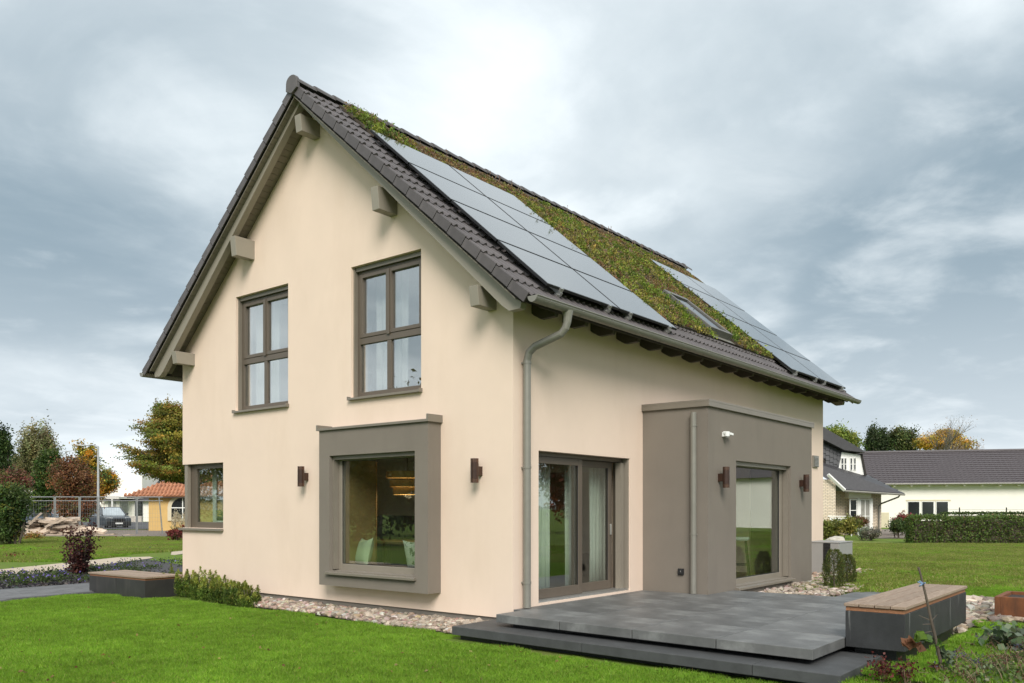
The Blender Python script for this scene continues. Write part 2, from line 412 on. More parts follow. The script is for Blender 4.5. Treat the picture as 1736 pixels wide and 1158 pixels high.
# left: paved path, slate bed, pale path; behind the fence the road and the building site
PATH_POLY = [(-9, 8.95), (-2.75, 9.41), (-.9, 9.75), (-.55, 10.25), (1.2, 10.4), (1.2, 11.95), (.04, 11.9), (-1.89, 11.75), (-9, 11.3)]
sheet('path_bed', PATH_POLY, 'asphalt', .006)
BED_POLY = [(-9, 11.3), (-1.89, 11.75), (.04, 11.9), (1.2, 11.95), (1.2, 9.3), (7.6, 9.3), (7.6, 19.1), (6.0, 18.53), (1.1, 16.1), (-.69, 15.06), (-9, 10.9 + .9)]
sheet('flower_bed', [(-9, 11.32), (-1.89, 11.77), (.04, 11.92), (1.22, 11.95), (1.22, 9.3), (7.6, 9.3), (7.6, 19.2), (6.0, 18.53), (1.1, 16.1), (-.69, 15.06), (-9, 11.7)], 'slate_bed', .010)
sheet('sand_path', [(-9, 11.72), (-.69, 15.08), (1.1, 16.12), (6.0, 18.55), (9, 19.8), (9, 21.1), (7.09, 20.43), (2.45, 19.2), (.48, 18.2), (-9, 13.6)], 'sand_path', .014)
def quad_ahead(name, pts, mat, z): return sheet(name, [at(u, d)[:2] for u, d in pts], mat, z)
quad_ahead('road', [(-200, 60), (290, 60), (290, 92), (-200, 92)], 'asphalt', .02)
quad_ahead('building_site', [(-20, 42.5), (300, 42.5), (300, 59), (-20, 57)], 'gravel_bed', .012)
quad_ahead('gravel_yard', [(1478, 41.5), (1560, 41.5), (1560, 60), (1478, 60)], 'gravel_bed', .02)
# far hills, seen only as reflections and between the trees
def hills():
    n = 96; R = 900.; V = []; F = []
    for i in range(n):
        a = 2 * math.pi * i / n
        h = 12 + 9 * math.sin(3 * a + .6) + 5 * math.sin(7 * a + 2) + 2 * math.sin(17 * a)
        V += [(R * math.cos(a), R * math.sin(a), -2), (R * 1.15 * math.cos(a), R * 1.15 * math.sin(a), max(3, h)), (R * 1.5 * math.cos(a), R * 1.5 * math.sin(a), -2)]
    for i in range(n):
        j = (i + 1) % n
        F += [(3 * i, 3 * j, 3 * j + 1, 3 * i + 1), (3 * i + 1, 3 * j + 1, 3 * j + 2, 3 * i + 2)]
    m = bpy.data.meshes.new('hills'); m.from_pydata(V, [], F); m.update(); m.shade_smooth()
    surface('hill_green', (.10, .125, .10), .95, .3, .02)
    tag(link('hills', m, 'hill_green'), kind='structure')
hills()
def pavers():
    """grey blocks of the path, each one laid"""
    root = thing('paved_path', None, None); tag(root, kind='structure')
    mb = MB().box(-.147, .147, -.097, .097, 0, .03); m = mb.mesh('paver')
    m.materials.append(MATS['paver'])
    def inside(x, y):
        c = False; P = PATH_POLY
        for i in range(len(P)):
            a, b = P[i], P[i - 1]
            if (a[1] > y) != (b[1] > y) and x < (b[0] - a[0]) * (y - a[1]) / (b[1] - a[1]) + a[0]: c = not c
        return c
    n = 0
    ang = .065
    for j in range(40):
        for i in range(40):
            lx = -5.0 + i * .3 + (.15 if j % 2 else 0); ly = 9.0 + j * .2
            x = lx; y = ly + (lx + 2) * ang
            if all(inside(x + a, y + b) for a in (-.14, .14) for b in (-.09, .09)) and x > -4.3 and n < 300:
                p = bpy.data.objects.new('paver', m); COL.objects.link(p); p.parent = root
                p.location = (x, y, .006 + random.uniform(0, .004)); p.rotation_euler = (random.uniform(-.008, .008), random.uniform(-.008, .008), ang); n += 1
pavers()

# ================================================================ grass
def lawn_patches():
    """four small sods of grass blades, scattered over the lawns"""
    sods = bpy.data.collections.new('sods')
    for k in range(5):
        n = 2300 if k < 4 else 600
        r = .30 * np.sqrt(RNG.random(n)); a = RNG.random(n) * 2 * np.pi
        base = np.stack([r * np.cos(a), r * np.sin(a), np.zeros(n)], 1)
        h = RNG.uniform(.022, .052, n) if k < 4 else RNG.uniform(.03, .07, n)
        w = RNG.uniform(.0014, .0028, n) if k < 4 else RNG.uniform(.004, .008, n)
        th = RNG.random(n) * 2 * np.pi; side = np.stack([np.cos(th), np.sin(th), np.zeros(n)], 1)
        lean = RNG.normal(0, .34, (n, 2)); tip = base + np.stack([lean[:, 0] * h, lean[:, 1] * h, h], 1)
        midp = base + (tip - base) * .55 + np.stack([-lean[:, 0] * h * .12, -lean[:, 1] * h * .12, h * .08], 1)
        V = np.stack([base - side * w[:, None], base + side * w[:, None], midp + side * w[:, None] * .8, tip, midp - side * w[:, None] * .8], 1)
        if k < 4: cols = pick_cols([(.205, .37, .03), (.155, .30, .024), (.26, .43, .045), (.36, .38, .105)], n, .14, [.42, .3, .22, .06])
        else: cols = pick_cols([(.20, .28, .035), (.16, .23, .03), (.29, .29, .085), (.34, .29, .12)], n, .16, [.4, .25, .22, .13])
        m = fast_mesh('sod', V, np.full(n, 5), np.arange(5 * n), cols); m.materials.append(MATS['grass'])
        sods.objects.link(bpy.data.objects.new('sod', m))
    return sods
SODS = lawn_patches()
def scatter(name, pts, scales, pick, label, mat=None):
    """instances of the sods on points, one object of uncountable grass"""
    m = bpy.data.meshes.new(name); m.from_pydata([tuple(p) for p in pts], [], [])
    for nm, arr, t in (('size', scales, 'FLOAT'), ('pick', pick, 'INT'), ('turn', RNG.random(len(pts)) * 6.283, 'FLOAT')):
        a = m.attributes.new(nm, t, 'POINT'); a.data.foreach_set('value', np.asarray(arr, np.float32 if t == 'FLOAT' else np.int32))
    o = link(name, m, None)
    ng = bpy.data.node_groups.new(name, 'GeometryNodeTree')
    ng.interface.new_socket('Geometry', in_out='INPUT', socket_type='NodeSocketGeometry')
    ng.interface.new_socket('Geometry', in_out='OUTPUT', socket_type='NodeSocketGeometry')
    N = ng.nodes.new; L = ng.links.new
    gi = N('NodeGroupInput'); go = N('NodeGroupOutput'); ip = N('GeometryNodeInstanceOnPoints')
    ci = N('GeometryNodeCollectionInfo'); ci.inputs['Collection'].default_value = SODS; ci.inputs['Separate Children'].default_value = True; ci.inputs['Reset Children'].default_value = True
    def attr(nm, t):
        n = N('GeometryNodeInputNamedAttribute'); n.data_type = t; n.inputs['Name'].default_value = nm; return n.outputs['Attribute']
    L(gi.outputs[0], ip.inputs['Points']); L(ci.outputs[0], ip.inputs['Instance']); ip.inputs['Pick Instance'].default_value = True
    L(attr('pick', 'INT'), ip.inputs['Instance Index']); L(attr('size', 'FLOAT'), ip.inputs['Scale'])
    cx = N('ShaderNodeCombineXYZ'); L(attr('turn', 'FLOAT'), cx.inputs[2])
    er = N('FunctionNodeEulerToRotation'); L(cx.outputs[0], er.inputs[0]); L(er.outputs[0], ip.inputs['Rotation'])
    L(ip.outputs[0], go.inputs[0])
    o.modifiers.new('grass', 'NODES').node_group = ng
    tag(o, label, 'grass', kind='stuff')
    return o
def project(x, y, z=0):
    q = Vector((x, y, z)) - CAM; d = q.dot(FW)
    return (PW / 2 + FPX * q.dot(RT) / d, HORIZON - FPX * q.z / d, d) if d > .1 else (1e9, 1e9, d)
def in_poly(x, y, P):
    c = False
    for i in range(len(P)):
        a, b = P[i], P[i - 1]
        if (a[1] > y) != (b[1] > y) and x < (b[0] - a[0]) * (y - a[1]) / (b[1] - a[1]) + a[0]: c = not c
    return c
def lawns():
    near, far = [], []
    keep = lambda x, y: -450 < project(x, y)[0] < PW + 700 and project(x, y)[1] < PH + 260
    def blocked(x, y, m):
        if -.62 - m < x < 14 + m and -.0 - m < y < 10 and x > -.5 - m: return True      # house and its gravel
        if -1.0 - m < x < .5 + m and -4.6 - m < y < .38 + m: return True           # steps
        if -.7 - m < x < 4.4 + m and -4.3 - m < y < .1: return True                   # terrace
        if .2 - m < x < 3.2 + m and -4.85 - m < y < -4.1 + m: return True               # bench
        if 4.2 - m < x < 7.6 + m and -3.6 - m < y < -2.3 + m: return True               # slabs
        if 4.2 - m < x < 9.3 + m and -2.5 < y < -.5: return True                         # stones
        if 3.2 - m < x < 6.3 + m and -6.4 - m < y < -4.1 + m and (x > 3.6 or y > -4.85): return True              # planter stones
        if 9.2 - m < x < 12.6 + m and -1.25 - m < y < .5: return True
        if -.95 - m < x < .1 + m and 7.95 - m < y < 10.2 + m: return True
        return False
    g = .27
    for x in np.arange(-8.5, 16, g):
        for y in np.arange(-9, 10, g):
            px, py = x + random.uniform(-.12, .12), y + random.uniform(-.12, .12)
            if not keep(px, py) or blocked(px, py, .24): continue
            if in_poly(px, py - .30, PATH_POLY) or in_poly(px, py + .22, PATH_POLY) or py > 9.22 + (px + 2.75) * .19: continue
            near.append((px, py, ground_z(px, py)))
    # thin seam of small sods right up to the hard edges
    edge = []
    for x in np.arange(-8.5, 13, .13):
        for y in np.arange(-9, 10, .13):
            px, py = x + random.uniform(-.06, .06), y + random.uniform(-.06, .06)
            if not keep(px, py) or blocked(px, py, .045) or not blocked(px, py, .27): continue
            if py > 9.38 + (px + 2.75) * .19: continue
            edge.append((px, py, ground_z(px, py)))
    pts = near + edge
    sc = np.concatenate([RNG.uniform(.85, 1.2, len(near)), RNG.uniform(.24, .34, len(edge))])
    scatter('lawn_grass', pts, sc, RNG.integers(0, 4, len(pts)), 'short mown green lawn in front of the house')
    # rough lawn farther off, left behind the pale path and right up to the hedge
    for _ in range(17500):
        if random.random() < .30:
            u, d = random.uniform(-20, 325), random.uniform(26.5, 43) ** 1.0
            p = at(u, d)
            if p.y < float(np.interp(p.x, [-9, .48, 2.45, 7.09, 9, 30], [13.6, 18.2, 19.2, 20.43, 21.1, 29])) + .3: continue
        else:
            u, d = (random.uniform(1375, 1760) if random.random() < .6 else random.uniform(1760, 2500)), 15 + 19.5 * random.random() ** .7
            p = at(u, d)
            if p.y > -1.2 and p.x < 12.8: continue
        far.append((p.x, p.y, ground_z(p.x, p.y)))
    scatter('rough_grass', far, RNG.uniform(.9, 1.5, len(far)), np.where(RNG.random(len(far)) < .22, 4, RNG.integers(0, 4, len(far))), 'rough patchy grass beyond the pale path and towards the hedge')
lawns()

# ================================================================ the house
W, LEN, ZR, PITCH = 8.16, 12.13, 8.40, rad(41)
YR = W / 2; CA, SA = math.cos(PITCH), math.sin(PITCH); TA = math.tan(PITCH)
X0, X1 = -.48, LEN + .50
def R(x, s, n=0., left=False):
    """point on the roof: x along the ridge, s metres down the slope, n above the tiles"""
    y = -s * CA - n * SA
    return (x, YR - y if left else YR + y, ZR - s * SA + n * CA)
house = thing('house', 'cream rendered gabled house with solar panels and planted roof on lawn', 'house', (0, 0, 0))

def house_walls():
    zt = lambda y: ZR - .17 / CA - TA * abs(y - YR)
    outer = [(0, .2), (W, .2), (W, zt(W)), (YR, zt(YR)), (0, zt(0))]
    t = .34
    inner = [(t, .34), (W - t, .34), (W - t, zt(W - t) - .12), (YR, zt(YR) - .12), (t, zt(t) - .12)]
    fn = lambda p, x: (x, p[0], p[1])
    def tmp(mb):
        o = bpy.data.objects.new('tmp', mb.mesh('tmp')); COL.objects.link(o)
        bm = bmesh.new(); bm.from_mesh(o.data); bmesh.ops.recalc_face_normals(bm, faces=bm.faces); bm.to_mesh(o.data); bm.free()
        return o
    body = tmp(MB().prism(outer, fn, 0, LEN))
    cuts = [MB().prism(inner, fn, t, LEN - t)]
    for (y0, y1, z0, z1) in ((1.71, 3.245, 3.40, 5.44), (4.85, 6.38, 3.42, 5.46), (6.78, W + .2, 1.30, 2.51), (1.62, 3.40, .75, 2.45)):
        cuts.append(MB().box(-.3, t + .1, y0, y1, z0, z1))
    cuts.append(MB().box(-.02, .9, 6.78, W + .3, 1.3, 2.51))
    cuts.append(MB().box(.56, 2.995, -.3, t + .1, .36, 2.466))
    cuts.append(MB().box(3.75, 7.7, -.3, t + .1, .36, 2.9))
    for x0_, x1_ in ((1.2, 3.2), (5.2, 7.4), (8.6, 10.6)): cuts.append(MB().box(x0_, x1_, W - t - .1, W + .3, .9, 2.5))  # unseen openings, here and in the back gable, added to brighten the rooms
    cuts.append(MB().box(LEN - t - .1, LEN + .3, 2.0, 6.0, 3.4, 5.3))
    for c in cuts:
        c = tmp(c); b = body.modifiers.new('cut', 'BOOLEAN'); b.operation = 'DIFFERENCE'; b.object = c; b.solver = 'EXACT'
    dg = bpy.context.evaluated_depsgraph_get()
    m = bpy.data.meshes.new_from_object(body.evaluated_get(dg)); m.name = 'wall'
    for o in [o for o in COL.objects if o.name.startswith('tmp')]: bpy.data.objects.remove(o)
    m.materials.clear()
    link('wall', m, 'plaster', house)
house_walls()
pl = MB()
pl.box(.03, LEN - .03, .03, W - .03, -.1, .198)
part('plinth', pl, 'plinth', house)
# rooms behind the windows
part('floor', MB().box(.36, LEN - .36, .36, W - .36, .345, .362), 'floor_oak', house)
part('upper_floor', MB().box(.35, LEN - .35, .35, W - .35, 2.72, 2.98), 'wall_inside', house)
part('partition', MB().box(4.6, 4.7, 2.9, W - .36, .365, 2.71).box(3.6, 3.7, 1.4, W - 1.4, 2.99, 5.6), 'wall_inside', house)
part('ceiling', MB().box(.36, LEN - .36, 1.1, W - 1.1, 5.66, 5.72), 'wall_inside', house)

# ---------------------------------------------------------------- the two bays
def bay_gable():
    """boxed bay on the gable, open in front for the big pane"""
    x0, y0, y1, z0, z1 = -.263, 1.315, 3.70, .47, 2.885
    a, b, c, d = 1.575, 3.45, .70, 2.485       # opening
    r = .30
    mb = MB()
    mb.box(x0, -.003, y0, a, z0, z1).box(x0, -.003, b, y1, z0, z1).box(x0, -.003, a, b, z0, c).box(x0, -.003, a, b, d, z1)
    bay = part('bay', mb, 'taupe_plaster', house)
    cp = MB().box(x0 - .035, 0, y0 - .035, y1 + .035, z1, z1 + .035)
    cp.box(x0 - .035, -.002, y0 - .035, y0 + .0, z1 + .035, z1 + .105).box(x0 - .035, -.002, y1 - .0, y1 + .035, z1 + .035, z1 + .09)
    part('capping', cp, 'sill_metal', bay)
    part('reveal_panel', MB().box(.0, .62, 3.372, 3.398, .765, 2.44), 'ochre_cloth', house)
    w = thing('window', None, None); w.parent = house
    f = MB(); xf = -.10
    f.box(xf, xf + .08, a, a + .075, c, d).box(xf, xf + .08, b - .095, b, c, d).box(xf, xf + .08, a + .075, b - .095, c, c + .105).box(xf, xf + .08, a + .075, b - .095, d - .075, d)
    f.box(xf - .02, xf, a + .02, a + .06, c, d - .05)
    part('frame', f, 'frame_light', w, bevel=.006)
    gd = MB().box(xf - .10, xf - .002, b - .035, b - .001, c + .02, d).box(xf - .10, xf - .06, a + .001, b - .036, d - .06, d)
    part('shutter_guide', gd, 'sill_metal', w)
    gk = MB().box(xf + .02, xf + .03, a + .072, a + .082, c + .1, d - .07).box(xf + .02, xf + .03, b - .102, b - .092, c + .1, d - .07).box(xf + .02, xf + .03, a + .082, b - .102, d - .082, d - .072).box(xf + .02, xf + .03, a + .082, b - .102, c + .102, c + .112)
    part('gasket', gk, 'black_plastic', w)
    part('pane', MB().box(xf + .035, xf + .045, a + .06, b - .08, c + .09, d - .06), 'glass', w)
    part('sill', MB().hexa([(x0 - .06, a - .03, c - .055), (xf - .002, a - .03, c - .055), (xf - .002, b + .055, c - .055), (x0 - .06, b + .055, c - .055),
                            (x0 - .06, a - .03, c - .018), (xf - .002, a - .03, c + .012), (xf - .002, b + .055, c + .012), (x0 - .06, b + .055, c - .018)]), 'sill_metal', w, bevel=.004)
    part('window_seat', MB().box(-.05, .62, 1.63, 3.39, .70, .76), 'floor_oak', house)
bay_gable()
def bay_side():
    x0, x1, y0, z1 = 3.397, 8.02, -1.154, 3.33
    a, b, c, d = 4.445, 6.90, .375, 2.457
    t = .26
    mb = MB()
    mb.box(x0, x0 + t, y0, -.003, .30, z1).box(x1 - t, x1, y0, -.003, .20, z1)
    mb.box(x0 + t, a, y0, y0 + t, .30, z1).box(b, x1 - t, y0, y0 + t, .20, z1).box(a, b, y0, y0 + t, .20, c).box(a, b, y0, y0 + t, d, z1)
    mb.box(x0 + t, x1 - t, y0 + t, -.004, z1 - .2, z1)
    bay = part('bay', mb, 'taupe_plaster', house)
    part('plinth', MB().box(x0 + .04, x1 - .04, y0 + .04, .0, -.05, .199), 'plinth', bay)
    part('capping', MB().box(x0 - .04, x1 + .04, y0 - .04, -.002, z1, z1 + .035).box(x0 - .04, x0 - .004, y0 - .04, -.002, z1 - .075, z1).box(x1 + .004, x1 + .04, y0 - .04, -.002, z1 - .075, z1).box(x0 - .004, x1 + .004, y0 - .04, y0 - .004, z1 - .075, z1), 'sill_metal', bay, bevel=.004)
    part('floor', MB().box(x0 + t + .01, x1 - t - .01, y0 + t + .01, .5, .335, .365), 'floor_oak', bay)
    w = thing('window', None, None); w.parent = house
    yf = y0 + .15; f = MB()
    f.box(a, a + .07, yf, yf + .08, c, d).box(b - .16, b - .04, yf, yf + .08, c, d).box(a + .07, b - .16, yf, yf + .08, c, c + .10).box(a + .07, b - .16, yf, yf + .08, d - .08, d)
    part('frame', f, 'frame_light', w, bevel=.006)
    part('shutter_guide', MB().box(b - .04, b - .001, yf - .11, yf - .002, c + .02, d).box(a + .001, b - .041, yf - .09, yf - .05, d - .07, d), 'sill_metal', w)
    part('gasket', MB().box(b - .172, b - .160, yf + .015, yf + .03, c + .1, d - .08).box(a + .07, b - .172, yf + .015, yf + .03, d - .09, d - .08).box(a + .07, b - .172, yf + .015, yf + .03, c + .10, c + .108), 'black_plastic', w)
    part('pane', MB().box(a + .05, b - .15, yf + .035, yf + .045, c + .08, d - .06), 'glass', w)
    part('sill', MB().hexa([(a - .03, y0 - .07, c - .06), (b + .06, y0 - .07, c - .06), (b + .06, yf - .002, c - .06), (a - .03, yf - .002, c - .06),
                            (a - .03, y0 - .07, c - .02), (b + .06, y0 - .07, c - .02), (b + .06, yf - .002, c + .015), (a - .03, yf - .002, c + .015)]), 'sill_metal', w, bevel=.004)
    p = MB()       # short downpipe of the bay roof
    p.tube([(x0 + .03, -.94, 3.12), (x0 - .06, -.94, 3.12)], .025, 8)
    p.tube([(x0 - .06, -.94, .335), (x0 - .06, -.94, 3.17)], .048, 14)
    dp = part('downpipe', p, 'zinc', house, smooth_=False)
    for z in (.95 + .3, 2.95): part('pipe_clip', MB().tube([(x0 - .06, -.94, z), (x0 - .06, -.94, z + .025)], .055, 14).box(x0 - .02, x0, -.98, -.93, z, z + .02), 'zinc', dp)
bay_side()

# ---------------------------------------------------------------- gable windows, corner window, terrace door
def gable_window(y0, y1, z0, z1):
    w = thing('window', None, None); w.parent = house
    xf = .115; zt = z0 + (z1 - z0) * .435; yc = (y0 + y1) / 2 + .03
    f = MB(); T = .085
    f.box(xf, xf + .08, y0, y0 + T, z0, z1).box(xf, xf + .08, y1 - T, y1, z0, z1).box(xf, xf + .08, y0 + T, y1 - T, z0, z0 + T).box(xf, xf + .08, y0 + T, y1 - T, z1 - T - .03, z1)
    f.box(xf - .004, xf + .08, y0 + T, y1 - T, zt - .055, zt + .045)
    f.box(xf, xf + .08, yc - .045, yc + .045, z0 + T, zt - .055)
    part('frame', f, 'frame_brown', w, bevel=.005)
    for a, b in ((y0 + T + .002, yc - .004), (yc + .004, y1 - T - .002)):      # two sashes above
        lo, hi = zt + .047, z1 - T - .033; s = .058; g = MB(); x = xf - .014
        g.box(x, xf + .07, a, a + s, lo, hi).box(x, xf + .07, b - s, b, lo, hi).box(x, xf + .07, a + s, b - s, lo, lo + s).box(x, xf + .07, a + s, b - s, hi - s, hi)
        sh = part('sash', g, 'frame_brown', w, bevel=.005)
        part('pane', MB().box(xf + .03, xf + .038, a + s - .01, b - s + .01, lo + s - .01, hi - s + .01), 'glass_up', w)
    part('astragal', MB().box(xf - .03, xf - .015, yc - .03, yc + .03, zt + .03, z1 - T - .04), 'frame_brown', w, bevel=.004)
    for a, b in ((y0 + T, yc - .045), (yc + .045, y1 - T)):
        part('pane', MB().box(xf + .03, xf + .038, a - .01, b + .01, z0 + T - .01, zt - .05), 'glass_up', w)
    part('shutter_guide', MB().box(xf - .07, xf - .003, y0 + .001, y0 + .032, z0 + .01, z1 - .002).box(xf - .07, xf - .003, y1 - .032, y1 - .001, z0 + .01, z1 - .002).box(xf - .05, xf - .02, y0 + .033, y1 - .033, z1 - .07, z1 - .002), 'sill_metal', w)
    part('sill', MB().hexa([(-.065, y0 - .012, z0 - .045), (xf, y0 - .012, z0 - .045), (xf, y1 + .012, z0 - .045), (-.065, y1 + .012, z0 - .045),
                            (-.065, y0 - .012, z0 - .012), (xf, y0 - .012, z0 + .006), (xf, y1 + .012, z0 + .006), (-.065, y1 + .012, z0 - .012)]).box(-.066, .0, y1 + .0125, y1 + .03, z0 - .046, z0 + .012).box(-.066, .0, y0 - .03, y0 - .0125, z0 - .046, z0 + .012), 'sill_metal', w, bevel=.003)
gable_window(1.71, 3.245, 3.40, 5.44)
gable_window(4.85, 6.38, 3.42, 5.46)
def corner_window():
    w = thing('window', None, None); w.parent = house
    y0, y1, z0, z1, xf = 6.78, W, 1.30, 2.51, .10
    f = MB(); T = .09
    f.box(xf, xf + .08, y0, y0 + T, z0, z1).box(xf, xf + .08, y1 - .32, y1 - .10, z0, z1).box(xf, xf + .08, y0 + T, y1 - .32, z0, z0 + .11).box(xf, xf + .08, y0 + T, y1 - .32, z1 - T, z1)
    f.box(xf + .08, .88, y1 - .18, y1 - .10, z0, z0 + .1).box(xf + .08, .88, y1 - .18, y1 - .10, z1 - .09, z1).box(.80, .88, y1 - .18, y1 - .10, z0 + .1, z1 - .09)
    part('frame', f, 'frame_brown', w, bevel=.005)
    part('corner_post', MB().box(.02, .09, y1 - .14, y1 - .04, z0, z1), 'frame_light', w)
    part('pane', MB().box(xf + .03, xf + .038, y0 + T - .01, y1 - .31, z0 + .10, z1 - T + .01), 'glass', w)
    part('pane', MB().box(xf + .085, .80, y1 - .145, y1 - .137, z0 + .1, z1 - .09), 'glass', w)
    part('sill', MB().box(-.06, xf, y0 - .012, y1 + .06, z0 - .05, z0 - .006).box(xf, .9, y1 - .10, y1 + .06, z0 - .05, z0 - .006), 'sill_metal', w, bevel=.004)
corner_window()
def terrace_door():
    w = thing('terrace_door', None, None); w.parent = house
    a, b, z0, z1, yf = .56, 2.995, .362, 2.466, .12
    f = MB(); T = .06
    f.box(a, a + .05, yf, yf + .17, z0 + .03, z1).box(b - T, b, yf, yf + .17, z0 + .03, z1).box(a + .05, b - T, yf, yf + .17, z1 - .06, z1)
    part('frame', f, 'frame_brown', w, bevel=.005)
    part('threshold', MB().box(a, b, yf - .10, yf + .17, z0 - .02, z0 + .03), 'aluminium', w)
    def leaf(x0, x1, y, nm):
        s = .105; lo, hi = z0 + .032, z1 - .062; g = MB()
        g.box(x0, x0 + s, y, y + .06, lo, hi).box(x1 - s, x1, y, y + .06, lo, hi).box(x0 + s, x1 - s, y, y + .06, lo, lo + .135).box(x0 + s, x1 - s, y, y + .06, hi - .10, hi)
        part(nm, g, 'frame_brown', w, bevel=.006)
        part('pane', MB().box(x0 + s - .01, x1 - s + .01, y + .025, y + .033, lo + .125, hi - .09), 'glass', w)
        for q in (x0 + s, x1 - s - .012): part('gasket', MB().box(q, q + .012, y + .008, y + .02, lo + .135, hi - .1), 'black_plastic', w)
    leaf(a + .055, 1.83, yf + .012, 'fixed_leaf')
    leaf(1.75, 2.80, yf + .10, 'sliding_leaf')
    part('handle', MB().box(2.735, 2.765, yf + .075, yf + .099, 1.25, 1.42), 'aluminium', w, bevel=.004)
    part('shutter_guide', MB().box(b - T - .09, b - T - .002, yf - .04, yf + .06, z0 + .031, z1 - .07).box(b - .03, b - .001, yf - .10, yf - .002, z0 + .032, z1 - .001), 'frame_light', w)
terrace_door()

# ---------------------------------------------------------------- the roof
def roof():
    dk = MB()
    for lf in (False, True):
        e = 6.12
        P = [R(x, s, n, lf) for x, s, n in ((X0 + .05, .0, -.15), (X1 - .05, .0, -.15), (X1 - .05, e, -.15), (X0 + .05, e, -.15), (X0 + .05, .0, -.06), (X1 - .05, .0, -.06), (X1 - .05, e, -.06), (X0 + .05, e, -.06))]
        if lf: P = [P[i] for i in (3, 2, 1, 0, 7, 6, 5, 4)]
        dk.hexa(P)
    rf = part('roof', dk, 'deck_dark', house)
    # boards under the verge and the eave
    bw = .118
    bm_ = {}
    for lf in (False, True):
        mb = MB().hexa([R(x, s, n, lf) for x, s, n in ((X0 + .03, 0, -.166), (-.002, 0, -.166), (-.002, bw - .006, -.166), (X0 + .03, bw - .006, -.166), (X0 + .03, 0, -.151), (-.002, 0, -.151), (-.002, bw - .006, -.151), (X0 + .03, bw - .006, -.151))])
        m = mb.mesh('soffit_board'); m.materials.append(MATS['soffit_wood'])
        for i in range(51):
            o = link('soffit_board', m, None, rf); d = i * bw + .05
            o.location = (0, d * CA * (1 if lf else -1), -d * SA)
    for lf in (False, True):
        mb = MB()
        for k in range(5):
            s0 = 5.47 + k * .13
            mb.hexa([R(x, s, n, lf) for x, s, n in ((0, s0, -.164), (LEN, s0, -.164), (LEN, s0 + .126, -.164), (0, s0 + .126, -.164), (0, s0, -.151), (LEN, s0, -.151), (LEN, s0 + .126, -.151), (0, s0 + .126, -.151))])
        part('eave_boarding', mb, 'eave_shade_paint', rf)
    # barge rafters at both gables
    for xa in (-.35, LEN + .24):
        for lf in (False, True):
            poly = [(-.02, -.168), (6.10, -.168), (6.13, -.24), (6.00, -.36), (5.86, -.375), (.0, -.375)]
            mb = MB().prism(poly, lambda p, x, lf=lf: R(x, p[0], p[1], lf), xa, xa + .11)
            # mitre at the ridge
            mb.v = [(v[0], (max if lf else min)(v[1], YR) if abs(v[1] - YR) < .35 else v[1], v[2]) for v in mb.v]
            part('barge_rafter', mb, 'trim_paint', rf)
    # purlin heads
    for y, z0, z1 in ((YR, 7.67, 7.93), (YR + 1.80, 6.03, 6.36), (YR - 1.80, 6.03, 6.36), (YR + 3.72, 4.375, 4.60), (YR - 3.72, 4.34, 4.60)):
        for s in (0, 1):
            b = .075; xa, xb, xt = (-.36, .02, -.395) if s == 0 else (LEN + .36, LEN - .02, LEN + .395)
            mb = MB().hexa([(xa, y - b, z0), (xb, y - b, z0), (xb, y + b, z0), (xa, y + b, z0), (xt, y - b, z1), (xb, y - b, z1), (xb, y + b, z1), (xt, y + b, z1)])
            part('purlin_head', mb, 'trim_paint', rf, bevel=.005)
    # rafter tails below the eaves
    poly = [(5.15, -.167), (6.08, -.167), (6.10, -.22), (5.93, -.375), (5.80, -.40), (5.15, -.40)]
    for lf in (False, True):
        m = MB().prism(poly, lambda p, x: R(x, p[0], p[1], lf), 0, .08).mesh('rafter_tail'); m.materials.append(MATS['eave_shade_paint'])
        for i in range(17):
            link('rafter_tail', m, None, rf, loc=(.40 + i * .725, 0, 0))
    return rf
ROOF = roof()

TW, TL, ROWS = .298, .345, 18
COLS = 44
def tile_mesh(name, verge=0):
    """interlocking pan tile: flat pan, two low rolls, thick lower lip, lapped over the course below"""
    prof = [(0, .004), (.018, .028), (.04, .038), (.062, .028), (.082, .004), (.149, .001), (.167, .026), (.189, .036), (.211, .026), (.231, .003), (.298, .001)]
    t = .032
    mb = MB(); n = len(prof)
    top_lo = [(p[0], TL + .045, p[1] + .010) for p in prof]
    top_hi = [(p[0], 0.0, p[1] - .024) for p in prof]
    bot_lo = [(p[0], TL + .045, p[1] + .010 - t) for p in prof]
    c = lambda q: (q[0], -q[1] * CA - q[2] * SA, -q[1] * SA + q[2] * CA)
    mb.add([c(q) for q in top_hi + top_lo + bot_lo],
           [(i + 1, i, n + i, n + i + 1) for i in range(n - 1)] + [(n + i + 1, n + i, 2 * n + i, 2 * n + i + 1) for i in range(n - 1)])
    if verge:
        xv = -.012 if verge < 0 else .298
        a = xv; b = xv + .022
        hi, lo = .004, TL - .008
        P = [(a, hi, -.120), (b, hi, -.120), (b, lo, -.112), (a, lo, -.112), (a, hi, .0), (b, hi, .0), (b, lo, .022), (a, lo, .022)]
        mb.hexa([c(q) for q in P])
    m = mb.mesh(name); m.materials.append(MATS['tile_grey']); return m
def flip_left(m, name):
    k = m.copy(); k.name = name
    for v in k.vertices: v.co.y = -v.co.y
    k.flip_normals(); return k
